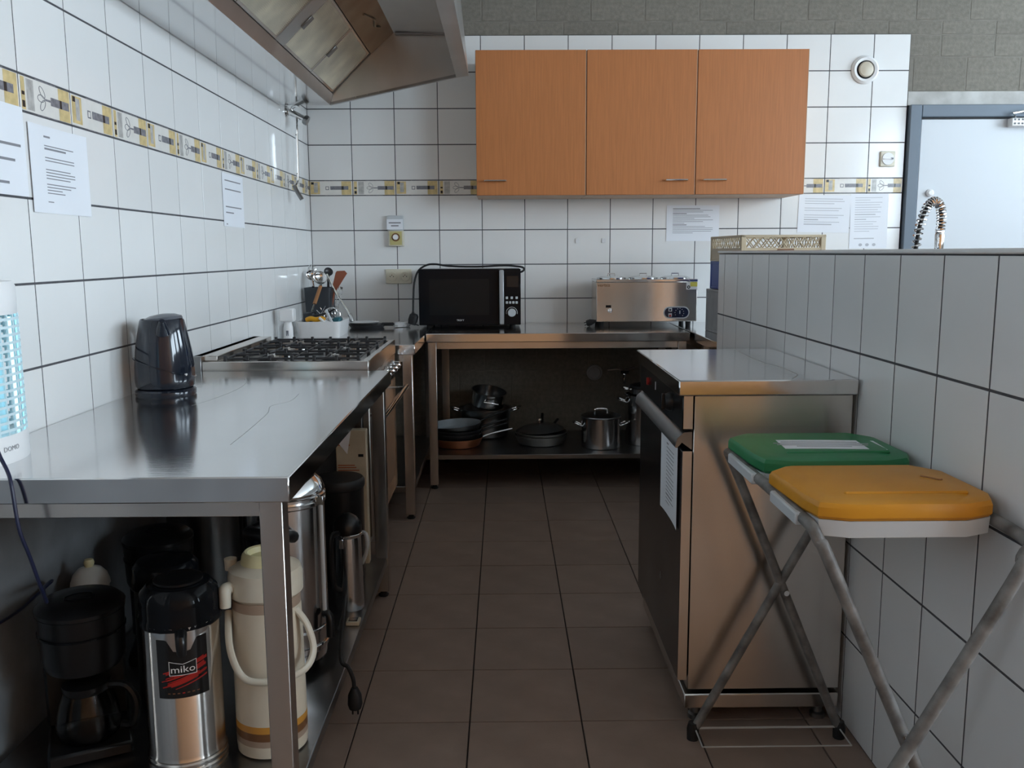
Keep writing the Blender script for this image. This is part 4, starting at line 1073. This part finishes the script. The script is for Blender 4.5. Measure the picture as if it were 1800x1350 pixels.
for k in range(9):
    a = PI * k / 9
    ww.tube([(-.885 + .042 * math.cos(u) * math.cos(a) + .004, 4.56 + .042 * math.cos(u) * math.sin(a), .935 + .036 * math.sin(u)) for u in [2 * PI * j / 20 for j in range(21)]], .0013, 4)
ww.build('wires', 'chrome', o)
MB().tube([(-.90, 4.53, .93), (-.92, 4.50, .96), (-.925, 4.49, .975)], .002, 6).tube([(-.93, 4.55, .93), (-.95, 4.52, .96)], .002, 6).tube([(-.94, 4.53, .925), (-.905, 4.52, .98)], .002, 6).build('prongs', 'chrome', o)
o = thing('fork', 'pale plastic serving fork standing in the white tray', 'fork', (-.87, 4.46, .86), group=G2)
MB().tube([(-.893, 4.465, .965), (-.866, 4.462, .905)], .0045, 6, flat=1.6).box(-.873, -.857, 4.458, 4.466, .885, .908, .002).build('body', 'clip', o)
o = tag(MB().tube([(-.925, 4.452, .926), (-.895, 4.448, .902)], .007, 8).build('peeler', 'plastic_w'), 'short white handled peeler in the white tray', 'peeler', G2)
tag(MB().box(-.865, -.826, 4.47, 4.56, .885, .925, .008).build('sponge_box', 'teal'), 'small teal plastic box at the right of the white tray', 'box', G2)
pp = thing('pan_lid', 'flat black pan with handle lying behind the white tray', 'pan', (-.76, 4.98, ZC))
MB().lathe([(0, 0), (.09, 0), (.105, .02), (.10, .02), (.085, .006), (0, .006)], (-.77, 5.0, ZC), 30).build('pan', 'olddk', pp)
MB().box(-.69, -.615, 4.965, 5.0, ZC + .012, ZC + .030, .007).build('handle', 'black', pp)
tag(MB().lathe([(0, 0), (.07, .004), (.088, .013), (.084, .014), (.068, .008), (0, .005)], (-.79, 5.0, ZC + .0205), 30).build('saucer', 'plastic_w'), 'white saucer resting on the flat black pan', 'saucer')
pb = MB()
rn = random.Random(4)
for k in range(9): pb.lathe([(0, 0), (.02, .003), (.026, .015), (.015, .026), (0, .03)], (-.585 + rn.uniform(-.022, .035), 5.03 + rn.uniform(-.03, .03), ZC), 8)
tag(pb.build('crumpled_bag', 'tape'), 'small crumpled clear plastic bag right of the flat black pan', 'bag')

# ------------------------------------------------------------------ pots and pans under the back table
SH = .1855
def fry_pan(label, c, r, h, ang, mo, mi_, hl, tilt=(0, 0), hm='black', rise=.03):
    mt = Matrix.Translation(c) @ Matrix.Rotation(tilt[0], 4, 'X') @ Matrix.Rotation(tilt[1], 4, 'Y')
    t_ = thing('frying_pan', label, 'pan', mtx=mt, group='frying pans under the back table')
    MB().lathe([(0, 0), (r * .80, 0), (r * .86, .004), (r, h), (r * .985, h + .002)], n=40).build('bowl', mo, t_, world=False)
    MB().lathe([(r * .985, h + .002), (r * .84, .007), (r * .78, .004), (0, .004)], n=40).build('inside', mi_, t_, world=False)
    ca, sa = math.cos(ang), math.sin(ang)
    MB().tube([(ca * r * .97, sa * r * .97, h * .8), (ca * (r + .05), sa * (r + .05), h + .008), (ca * (r + hl), sa * (r + hl), h + rise)], .009, 8, smooth=3, flat=.7).build('handle', hm, t_, world=False)
    return t_
fry_pan('copper coloured frying pan at the bottom of the stack', (-.262, 4.84, SH), .142, .048, .22, 'copper', 'olddk', .17, hm='chrome')
fry_pan('black frying pan second from the bottom of the stack', (-.268, 4.845, SH + .0275), .143, .048, .3, 'olddk', 'olddk', .15)
fry_pan('black frying pan third from the bottom of the stack', (-.270, 4.845, SH + .0465), .144, .048, .36, 'olddk', 'olddk', .16)
fry_pan('blue grey frying pan on top of the stack, tilted', (-.272, 4.845, SH + .076), .146, .045, .42, 'steel_dk', 'panpale', .16, (0, -.06))
ct_ = thing('two_handled_pot', 'wide dark steel pot with two loop handles behind the frying pans', 'pot', (-.11, 5.10, SH))
MB().lathe([(0, 0), (.12, 0), (.13, .01), (.148, .16), (.156, .164), (.156, .168), (.144, .166), (.125, .012), (0, .008)], (-.11, 5.10, SH), 40).build('bowl', 'steel_dk', ct_)
for s_ in (-1, 1):
    MB().tube([(-.11 + s_ * .148, 5.07, SH + .15), (-.11 + s_ * .19, 5.065, SH + .165), (-.11 + s_ * .205, 5.09, SH + .178), (-.11 + s_ * .19, 5.13, SH + .165), (-.11 + s_ * .148, 5.13, SH + .15)], .005, 8, smooth=4).build('handle', 'chrome', ct_)
bw = thing('steel_pan', 'small steel saucepan tilted on top of the wide dark pot', 'pan', mtx=Matrix.Translation((-.10, 5.07, SH + .185)) @ Matrix.Rotation(.16, 4, 'Y') @ Matrix.Rotation(.16, 4, 'X'))
MB().lathe([(0, 0), (.09, 0), (.096, .006), (.1, .085), (.106, .09), (.099, .09), (.092, .008), (0, .006)], n=36).build('bowl', 'potsteel', bw, world=False)
MB().tube([(-.02, -.1, .05), (-.02, -.125, .055), (.06, -.125, .055), (.06, -.085, .05)], .005, 8).build('handle', 'chrome', bw, world=False)
fry_pan('grey frying pan under the glass lid, middle of the shelf', (.205, 4.885, SH), .148, .05, 1.2, 'pangrey', 'olddk', .16)
fry_pan('grey frying pan nested in the glass lidded pair', (.205, 4.885, SH + .018), .146, .048, 1.5, 'pangrey', 'olddk', .13, rise=.05)
gl_ = thing('glass_lid', 'tilted glass lid with knob on the middle frying pans', 'lid', mtx=Matrix.Translation((.20, 4.885, SH + .074)) @ Matrix.Rotation(-.06, 4, 'Y'))
MB().lathe([(.135, 0), (.128, .010), (.09, .026), (.04, .034), (0, .036), (.04, .032), (.09, .023), (.13, .006), (.135, 0)][:5] , n=36).build('dome', 'lidglass', gl_, world=False)
MB().lathe([(.137, -.002), (.139, .002), (.134, .003), (.132, -.002), (.137, -.002)], n=36).build('rim', 'chrome', gl_, world=False)
MB().lathe([(0, .036), (.008, .036), (.008, .05), (.016, .056), (.014, .066), (0, .068)], n=14).build('knob', 'chrome', gl_, world=False)
sp3 = thing('stock_pot', 'shiny stainless stock pot with lid on the shelf under the back table', 'pot', (.53, 4.785, SH))
MB().lathe([(0, 0), (.104, 0), (.108, .004), (.108, .165), (.111, .168), (.106, .168)], (.53, 4.785, SH), 44).build('body', 'potsteel', sp3)
l_ = MB().lathe([(.110, .169), (.108, .174), (.08, .184), (.03, .189), (0, .19)], (.53, 4.785, SH), 44).build('lid', 'steel_dk', sp3)
MB().tube([(.495, 4.785, SH + .186), (.497, 4.785, SH + .205), (.515, 4.785, SH + .21), (.545, 4.785, SH + .21), (.563, 4.785, SH + .205), (.565, 4.785, SH + .186)], .0055, 8, smooth=3).build('lid_handle', 'chrome', l_)
for s_ in (-1, 1):
    MB().tube([(.53 + s_ * .106, 4.76, SH + .12), (.53 + s_ * .142, 4.755, SH + .135), (.53 + s_ * .155, 4.785, SH + .14), (.53 + s_ * .142, 4.815, SH + .135), (.53 + s_ * .106, 4.81, SH + .12)], .0045, 8, smooth=4).build('handle', 'chrome', sp3)
tl = thing('stock_pot', 'tall stainless pot at the right end of the shelf, partly behind the dishwasher', 'pot', (.785, 4.87, SH))
MB().lathe([(0, 0), (.106, 0), (.11, .004), (.11, .275), (.114, .279), (.106, .279), (.104, .01), (0, .008)], (.785, 4.87, SH), 40).build('body', 'potsteel', tl)
for s_ in (-1, 1):
    MB().tube([(.785 + s_ * .108, 4.84, SH + .235), (.785 + s_ * .145, 4.835, SH + .25), (.785 + s_ * .158, 4.87, SH + .255), (.785 + s_ * .145, 4.905, SH + .25), (.785 + s_ * .108, 4.90, SH + .235)], .0055, 8, smooth=4).build('handle', 'chrome', tl)
t2 = thing('saucepan', 'lidded steel saucepan standing in the mouth of the tall pot', 'pot', (.785, 4.87, SH + .28))
MB().lathe([(0, 0), (.085, 0), (.09, .003), (.09, .03), (.094, .033)], (.785, 4.87, SH + .281), 36).build('body', 'potsteel', t2)
MB().lathe([(.092, .034), (.085, .046), (.05, .056), (0, .058)], (.785, 4.87, SH + .281), 36).build('lid', 'olddk', t2)
MB().tube([(.70, 4.85, SH + .305), (.665, 4.845, SH + .31), (.655, 4.87, SH + .312), (.665, 4.895, SH + .31), (.70, 4.89, SH + .305)], .005, 8, smooth=3).build('handle', 'chrome', t2)

# ------------------------------------------------------------------ coffee gear on the worktable shelf
S = .1505
def wrap(c, r, a0):
    return lambda x, y, dz=0.0, dr=0.0: Vector((c[0] + (r + dr) * math.cos(a0 + x / r), c[1] + (r + dr) * math.sin(a0 + x / r), c[2] + y + dz))

# steel airpot with black lid and label
A_ = Vector((-.690, 1.795, S)); ar = .078; aa = math.atan2(-A_.y, -A_.x) - .02
ap = thing('airpot', 'brushed steel airpot with black pump lid and miko label under the worktable', 'airpot', A_)
MB().lathe([(0, 0), (.080, 0), (.082, .004), (.082, .012), (.079, .014), (.0825, .018), (.0825, .024), (.079, .027), (.082, .031), (.082, .037), (.079, .040), (.081, .045), (ar, .052), (ar, .325), (.074, .332), (0, .332)], A_, 44).build('body', 'steel', ap)
MB().lathe([(.079, .327), (.084, .332), (.084, .342), (.081, .352), (.082, .374), (.078, .396), (.064, .412), (.03, .417), (0, .417)], A_, 40).build('lid', 'blackgloss', ap)
MB().lathe([(.05, .4155), (.05, .420), (.046, .422), (0, .422)], A_, 30).build('pump_button', 'black', ap)
W = wrap((A_.x, A_.y, A_.z + .03), ar, aa)
sc_ = MB(); V = []; F = []
prof = [(-.062, .302), (-.05, .292), (-.028, .285), (-.016, .262), (0, .258), (.016, .262), (.028, .285), (.05, .292), (.062, .302)]
for i, (x, y) in enumerate(prof): V += [W(x, y, 0, .004), W(x, .31, 0, .006), W(x, y, 0, .0005)]
for i in range(len(prof) - 1): a = i * 3; F += [(a, a + 3, a + 4, a + 1), (a, a + 2, a + 5, a + 3)]
sc_.add(V, F); sc_.build('collar', 'potsteel', ap)
MB().tube([W(0, .298, 0, .0), W(0, .292, 0, .022), W(0, .275, 0, .024), W(0, .262, 0, .022)], [.013, .010], 10, smooth=2).build('spout', 'black', ap)
lab = MB()
def patch(x0, x1, y0, y1, dr, m, sk=0.0, sk2=0.0):
    n = 10; V = []; F = []
    for i in range(n + 1):
        x = x0 + (x1 - x0) * i / n
        V += [W(x, y0 + sk * (x - x0), 0, dr), W(x, y1 + sk2 * (x - x0), 0, dr)]
    for i in range(n): F.append((i * 2, i * 2 + 2, i * 2 + 3, i * 2 + 1))
    lab.add(V, F, m)
patch(-.052, .052, .158, .285, .0006, 0)
rn = random.Random(2)
for k in range(16):
    x0 = -.045 + rn.random() * .03; x1 = .02 + rn.random() * .03; y = .178 + k * .0022
    patch(x0, x1, y, y + .0012 + rn.random() * .0022, .0009 + k * .00002, 1, .30, .34)
patch(-.027, .027, .208, .236, .0013, 0)
for (x0, x1, y0, y1) in ((-.027, .027, .208, .2092), (-.027, -.0258, .208, .238), (.0258, .027, .208, .238)): patch(x0, x1, y0, y1, .0015, 2)
patch(-.027, 0, .238, .2392, .0015, 2, -.25, -.25); patch(0, .027, .2312, .2324, .0015, 2, .25, .25)
lab.text('miko', .021, Matrix(), 2, bend=lambda x, y: W(x, .2205 + y, 0, .0017), sx=1.15)
for k in range(7): patch(-.032 + k * .0095, -.027 + k * .0095, .168, .1705, .0012, 3 if k != 3 else 1)
lab.build('label', ['panelblk', 'red', 'whiteprint', 's_brown'], ap)

# cream airpot with stripes
Cc = Vector((-.528, 1.872, S))
cr_ = thing('airpot', 'cream pump airpot with orange and brown stripes behind the table leg', 'airpot', Cc)
MB().lathe([(0, 0), (.070, 0), (.0765, .004), (.0765, .012), (.0775, .016), (.0775, .03)], Cc, 44).build('lower_body', 'cream', cr_)
MB().lathe([(.0777, .03), (.0777, .044)], Cc, 44).build('stripe', 's_tan', cr_)
MB().lathe([(.0777, .044), (.0777, .062)], Cc, 44).build('stripe', 's_brown', cr_)
MB().lathe([(.0777, .062), (.0777, .078)], Cc, 44).build('stripe', 's_orange', cr_)
MB().lathe([(.0775, .078), (.0765, .22), (.0745, .325), (.073, .332)], Cc, 44).build('body', 'cream', cr_)
MB().lathe([(.0735, .332), (.0735, .352), (.070, .354)], Cc, 44).build('shoulder_band', 's_tan', cr_)
MB().lathe([(.071, .354), (.080, .362), (.080, .40), (.076, .415), (.055, .425), (.05, .428)], Cc, 44).build('lid', 'creamlid', cr_)
MB().lathe([(.052, .424), (.048, .445), (.042, .452), (.036, .45), (.033, .438), (0, .436)], Cc, 36).build('pump_cup', 'yellowcup', cr_)
MB().tube([Cc + Vector((-.055, -.045, .385)), Cc + Vector((-.068, -.06, .387)), Cc + Vector((-.068, -.068, .382)), Cc + Vector((-.068, -.071, .35))], [.014, .012], 10, smooth=3).build('spout', 'creamlid', cr_)
MB().lathe([(0, 0), (.013, 0), (.014, .025), (0, .03)], Cc + Vector((-.078, .01, .405)), 12).build('lock_tab', 'creamlid', cr_)
hp = []
for k in range(13):
    a = PI * k / 12
    x = -.079 * math.cos(a); y = -.10 * math.sin(a); z = .335 - .125 * math.sin(a)
    hp.append(Cc + Vector((x * 1.03, y, z)))
MB().tube([Cc + Vector((.068, -.02, .325)), Cc + Vector((.095, -.03, .29)), Cc + Vector((.108, -.04, .235)), Cc + Vector((.088, -.075, .205)), Cc + Vector((.02, -.10, .195)), Cc + Vector((-.03, -.098, .205)), Cc + Vector((-.06, -.08, .26)), Cc + Vector((-.076, -.03, .325))], .0085, 10, smooth=5, flat=.8).build('carrying_handle', 'creamlid', cr_)

# filter coffee makers
def coffee_maker(label, c, rz, carafe=True):
    t_ = thing('coffee_maker', label, 'coffee maker', c, rz, group='black coffee makers under the worktable')
    MB().box(-.085, .085, -.10, .10, 0, .03, .006).build('base', 'black', t_, world=False)
    MB().box(-.085, .085, .04, .10, .0305, .20, .006).build('column', 'black', t_, world=False)
    MB().lathe([(0, .19), (.078, .19), (.086, .21), (.09, .31), (.092, .318), (0, .318)], (0, 0, 0), 32, sy=1.05).build('filter_basket', 'black', t_, world=False)
    MB().lathe([(.092, .319), (.093, .328), (.08, .340), (.04, .346), (0, .347)], (0, 0, 0), 32, sy=1.05).build('lid', 'black', t_, world=False)
    MB().tube([(.03 * math.cos(a), -.01 + .022 * math.sin(a), .3465) for a in [2 * PI * k / 16 for k in range(17)]], .002, 5).build('lid_grip', 'blackgloss', t_, world=False)
    MB().lathe([(.083, .270), (.091, .272), (.091, .276), (.083, .278)], (0, 0, 0), 32, sy=1.05).build('trim_ring', 'blackgloss', t_, world=False)
    if carafe:
        MB().lathe([(0, .033), (.055, .033), (.066, .045), (.068, .07), (.058, .115), (.046, .145), (.044, .145), (.056, .114), (.066, .07), (.064, .047), (.054, .036), (0, .036)], (0, -.03, 0), 32).build('carafe', 'carafe', t_, world=False)
        MB().lathe([(.047, .140), (.05, .146), (.05, .158), (.03, .164), (0, .165)], (0, -.03, 0), 28).build('carafe_collar', 'black', t_, world=False)
        MB().tube([(.045, -.05, .15), (.08, -.07, .148), (.098, -.08, .11), (.088, -.075, .06), (.066, -.06, .055)], .009, 8, smooth=4).build('carafe_handle', 'black', t_, world=False)
    return t_
coffee_maker('black filter coffee maker with glass jug, front left under the worktable', (-.945, 1.885, S), .45)
coffee_maker('black coffee maker at the back, between the white jug and black airpot', (-.955, 2.36, S), .3, False)

# second airpot, black
B2 = Vector((-.842, 2.115, S))
b2 = thing('airpot', 'all black airpot standing behind the steel airpot', 'airpot', B2)
MB().lathe([(0, 0), (.075, 0), (.078, .006), (.076, .28), (.074, .285), (0, .285)], B2, 36).build('body', 'black', b2)
MB().lathe([(.076, .283), (.081, .288), (.081, .305), (.078, .315), (.077, .335), (.066, .348), (.03, .352), (0, .352)], B2, 36).build('lid', 'blackgloss', b2)
MB().tube([B2 + Vector((.03, -.07, .29)), B2 + Vector((.045, -.10, .292)), B2 + Vector((.048, -.108, .27))], .011, 10, smooth=2).build('spout', 'black', b2)

# white jug with lid
J = Vector((-1.045, 2.145, S))
jg = thing('jug', 'small white lidded jug behind the front coffee maker', 'jug', J)
MB().lathe([(0, 0), (.05, 0), (.058, .02), (.060, .12), (.055, .2), (.044, .25), (.043, .268), (.046, .274)], J, 32).build('body', 'jug', jg)
MB().lathe([(.047, .2745), (.046, .282), (.04, .30), (.028, .314), (.012, .32), (0, .32)], J, 32).build('lid', 'jug', jg)
MB().lathe([(0, .319), (.010, .319), (.013, .33), (.010, .338), (0, .34)], J, 14).build('knob', 'yellowcup', jg)
MB().tube([J + Vector((.045, -.02, .22)), J + Vector((.068, -.03, .235)), J + Vector((.08, -.035, .25))], [.014, .008], 10).build('spout', 'jug', jg)

# dark urn at the back left
U2 = Vector((-.955, 2.72, S))
u2 = thing('coffee_urn', 'tall dark coffee urn with black side handle at the back of the shelf', 'coffee urn', U2)
MB().lathe([(0, 0), (.10, 0), (.105, .01), (.103, .02), (.108, .03), (.108, .42), (.112, .424), (.112, .432), (.104, .436), (0, .445)], U2, 40).build('body', 'steel_dk', u2)
MB().lathe([(.108, .437), (.10, .46), (.06, .48), (0, .486)], U2, 40).build('lid', 'olddk', u2)
MB().tube([U2 + Vector((-.09, -.06, .40)), U2 + Vector((-.118, -.10, .41)), U2 + Vector((-.12, -.12, .40)), U2 + Vector((-.10, -.115, .365)), U2 + Vector((-.07, -.08, .355))], .013, 10, smooth=4).build('handle', 'black', u2)
MB().tube([U2 + Vector((.09, -.06, .40)), U2 + Vector((.118, -.10, .41)), U2 + Vector((.12, -.12, .40)), U2 + Vector((.10, -.115, .365)), U2 + Vector((.07, -.08, .355))], .013, 10, smooth=4).build('handle', 'black', u2)

# shiny coffee urn
U = Vector((-.582, 2.26, S))
ur = thing('coffee_urn', 'shiny stainless coffee urn with level gauge behind the near table leg', 'coffee urn', U)
MB().lathe([(0, .03), (.095, .03), (.10, .034), (.10, .055), (.104, .06), (.104, .11), (.106, .115), (.106, .45), (.110, .454), (.110, .462), (.106, .466), (.110, .47), (.110, .476), (.105, .48)], U, 48).build('body', 'potsteel', ur)
MB().lathe([(.106, .4805), (.108, .486), (.100, .507), (.075, .53), (.04, .541), (0, .544)], U, 48).build('lid', 'chrome', ur)
for k in range(3):
    a = k * 2.09 + .4
    MB().lathe([(0, 0), (.014, 0), (.012, .032), (0, .032)], (U.x + .075 * math.cos(a), U.y + .075 * math.sin(a), S), 10).build('foot', 'black', ur)
MB().tube([U + Vector((-.06, -.09, .40)), U + Vector((-.055, -.125, .405)), U + Vector((-.01, -.142, .405)), U + Vector((.035, -.128, .40)), U + Vector((.045, -.092, .385))], .016, 10, smooth=4).build('handle', 'black', ur)
gx_, gy_ = U.x + .108, U.y - .045
MB().tube([(gx_, gy_, S + .17), (gx_, gy_, S + .465)], .0055, 10).build('level_gauge', 'clip', ur)
MB().box(gx_ - .012, gx_ + .008, gy_ - .008, gy_ + .008, S + .455, S + .478, .002).build('gauge_bracket', 'chrome', ur)
MB().tube([(gx_ - .004, gy_, S + .16), (gx_ + .012, gy_ - .004, S + .155), (gx_ + .014, gy_ - .006, S + .10)], .011, 10, smooth=3).build('tap', 'black', ur)
for z in (.075, .12):
    MB().tube([(U.x + .107 * math.cos(a), U.y + .107 * math.sin(a), S + z) for a in [-1.6 + 1.7 * k / 10 for k in range(11)]], .0025, 6).build('base_ring', 'chrome', ur)
cd = MB().tube([(-.465, 2.34, S + .06), (-.45, 2.36, S + .11), (-.44, 2.33, S + .16), (-.435, 2.28, S + .15), (-.44, 2.24, S + .06), (-.436, 2.225, S + .02), (-.418, 2.215, S + .01), (-.405, 2.21, S - .02), (-.403, 2.21, S - .045)], .0055, 8, smooth=5).build('power_cord', 'rubber', ur)
pg = MB(); pg.M = Matrix.Translation((-.402, 2.21, S - .075))
pg.lathe([(0, -.028), (.016, -.028), (.02, -.014), (.018, .01), (.009, .03), (0, .032)], n=14).tube([(.007, 0, -.026), (.007, 0, -.045)], .0024, 6).tube([(-.007, 0, -.026), (-.007, 0, -.045)], .0024, 6); pg.build('plug', 'rubber', cd)

# thermos jug
T_ = Vector((-.487, 2.645, S))
tm = thing('thermos_jug', 'slim steel thermos jug with black lid and handle near the far leg', 'thermos', T_)
MB().lathe([(0, 0), (.043, 0), (.045, .005), (.045, .05), (.041, .22), (.040, .235), (0, .236)], T_, 32).build('body', 'potsteel', tm)
MB().lathe([(.041, .236), (.0435, .24), (.0435, .262), (.04, .275), (.03, .29), (.012, .302), (0, .303)], T_, 32).build('lid', 'black', tm)
MB().lathe([(.0425, .232), (.045, .236), (.045, .242), (.0425, .244)], T_, 32).build('rim', 'chrome', tm)
MB().tube([T_ + Vector((-.02, -.036, .25)), T_ + Vector((-.035, -.062, .25)), T_ + Vector((-.038, -.075, .2)), T_ + Vector((-.034, -.07, .1)), T_ + Vector((-.02, -.04, .07))], .007, 8, smooth=4, flat=1.3).build('handle', 'black', tm)
MB().box(T_.x - .018, T_.x - .004, T_.y - .052, T_.y - .046, S + .205, S + .235, .002).build('clasp', 'chrome', tm)
tag(MB().box(-.475, -.435, 2.50, 2.54, S, S + .012, .002).box(-.468, -.442, 2.507, 2.533, S + .012, S + .014, m=1).build('coffee_packet', ['card', 'panelblk']), 'small pale packet lying on the shelf in front of the thermos', 'packet')

# black canister and packet
K_ = Vector((-.568, 2.93, S))
ca = thing('canister', 'wide black canister with lid at the far end of the worktable shelf', 'canister', K_)
MB().lathe([(0, 0), (.082, 0), (.086, .006), (.088, .31), (0, .312)], K_, 36).build('body', 'black', ca)
MB().lathe([(.09, .312), (.092, .318), (.092, .335), (.085, .344), (.04, .35), (0, .351)], K_, 36).build('lid', 'rubber', ca)
MB().tube([K_ + Vector((.075, -.04, .16)), K_ + Vector((.10, -.06, .165)), K_ + Vector((.105, -.065, .12)), K_ + Vector((.085, -.05, .06)), K_ + Vector((.07, -.042, .055))], .007, 8, smooth=3).build('handle', 'clip', ca)
bx = MB().box(-.590, -.484, 3.035, 3.075, S, .635, .002)
for k, (z, x1) in enumerate(((.50, -.52), (.508, -.525), (.49, -.51), (.47, -.50), (.58, -.54))): bx.box(-.584, x1, 3.0345, 3.035, z, z + .004, m=1)
bx.box(-.512, -.494, 3.0342, 3.035, .54, .55, m=2)
bx.prism([(-.589, .60), (-.55, .55), (-.535, .634), (-.589, .634)], 3.0344, 3.035, 'y', m=3)
tag(bx.build('carton', ['card', 'cardred', 'panelblk', 'paper']), 'pale printed carton standing behind the black canister', 'carton')

# ------------------------------------------------------------------ crates on the far counter
def crate(name, label, c, w, d, h, rz, mname, lattice=True):
    t_ = thing(name, label, 'crate', c, rz, group='stacked crates behind the partition')
    b = MB().box(-w / 2, w / 2, -d / 2, d / 2, 0, .012, .002)
    for sx_ in (-1, 1):
        for sy_ in (-1, 1): b.box(sx_ * w / 2 - sx_ * .025, sx_ * w / 2, sy_ * d / 2 - sy_ * .025, sy_ * d / 2, .0, h - .001, .003)
    b.build('floor', mname, t_, world=False)
    r = MB()
    for s_ in (-1, 1):
        r.box(-w / 2, w / 2, s_ * d / 2 - s_ * .012, s_ * d / 2, h - .012, h, .002).box(s_ * w / 2 - s_ * .012, s_ * w / 2, -d / 2, d / 2, h - .012, h, .002)
    r.build('rim', mname, t_, world=False)
    zl0 = h * (.52 if lattice else .999)
    for s_ in (-1, 1):
        pnl = MB()
        pnl.box(-w / 2 + .003, w / 2 - .003, s_ * (d / 2 - .007), s_ * (d / 2 - .002), .004, zl0)
        if lattice:
            n = 9; st_ = (w - .05) / n
            for k in range(n):
                x = -w / 2 + .025 + k * st_
                for (xa, xb) in ((x, x + st_), (x + st_, x)):
                    pnl.tube([(xa, s_ * (d / 2 - .0045), zl0), (xb, s_ * (d / 2 - .0045), h - .01)], .003, 4)
        pnl.build('side', mname, t_, world=False)
        pnl = MB()
        pnl.box(s_ * (w / 2 - .007), s_ * (w / 2 - .002), -d / 2 + .003, d / 2 - .003, .004, zl0)
        if lattice:
            n = 14; st_ = (d - .05) / n
            for k in range(n):
                x = -d / 2 + .025 + k * st_
                for (xa, xb) in ((x, x + st_), (x + st_, x)):
                    pnl.tube([(s_ * (w / 2 - .0045), xa, zl0), (s_ * (w / 2 - .0045), xb, h - .01)], .0024, 4)
        pnl.build('side', mname, t_, world=False)
    if lattice: MB().box(-.03, .05, -d / 2 - .0015, -d / 2 - .0002, zl0 * .80, zl0 * .92).build('slot', 's_brown', t_, world=False)
    return t_
crate('crate', 'beige lattice sided plastic crate on top of the stack', (1.302, 4.45, 1.195), .405, .52, .125, .045, 'beige')
crate('crate', 'blue plastic crate in the middle of the crate stack', (1.302, 4.46, 1.052), .40, .51, .142, .045, 'bluepl', False)
crate('crate', 'grey plastic crate at the bottom of the crate stack', (1.30, 4.46, ZC + .0005), .43, .52, .22, .045, 'greypl', False)

# spring tap
sf = thing('spring_tap', 'chrome spring hose tap rising behind the partition in front of the door', 'tap', (1.30, 2.8, ZC))
MB().lathe([(0, 0), (.026, 0), (.024, .03), (.016, .04), (.014, .2), (0, .2)], (1.30, 2.8, ZC), 16).build('column', 'chrome', sf)
path = [Vector((1.30, 2.8, 1.03)), Vector((1.298, 2.8, 1.14)), Vector((1.294, 2.8, 1.24)), Vector((1.302, 2.8, 1.32)), Vector((1.322, 2.8, 1.378)), Vector((1.345, 2.8, 1.395)), Vector((1.362, 2.8, 1.378)), Vector((1.368, 2.8, 1.34)), Vector((1.366, 2.8, 1.30))]
def smooth(P, n):
    Q = []
    for i in range(len(P) - 1):
        p0 = P[max(i - 1, 0)]; p1 = P[i]; p2 = P[i + 1]; p3 = P[min(i + 2, len(P) - 1)]
        for t_ in range(n):
            u = t_ / n
            Q.append(0.5 * ((2 * p1) + (p2 - p0) * u + (2 * p0 - 5 * p1 + 4 * p2 - p3) * u * u + (-p0 + 3 * p1 - 3 * p2 + p3) * u ** 3))
    return Q + [P[-1]]
SP = smooth(path, 40)
MB().tube(SP[::4], .0065, 8).build('hose', 'rubber', sf)
coil = []; turns = 38; n = len(SP)
for i in range(n):
    pos = SP[i]; t_ = (SP[min(i + 1, n - 1)] - SP[max(i - 1, 0)]).normalized()
    u = Vector((0, 1, 0)); w_ = t_.cross(u).normalized()
    a = 2 * PI * turns * i / n
    coil.append(pos + u * (.0125 * math.cos(a)) + w_ * (.0125 * math.sin(a)))
MB().tube(coil, .0027, 5).build('spring', 'chrome', sf)
MB().lathe([(0, 0), (.011, 0), (.013, .05), (.014, .09), (.011, .10), (0, .10)], (1.366, 2.8, 1.2), 16).build('spray_head', 'chrome', sf)
MB().tube([(1.30, 2.8, 1.06), (1.33, 2.8, 1.075), (1.355, 2.8, 1.10), (1.36, 2.8, 1.19)], .006, 8, smooth=3).build('support_arm', 'chrome', sf)
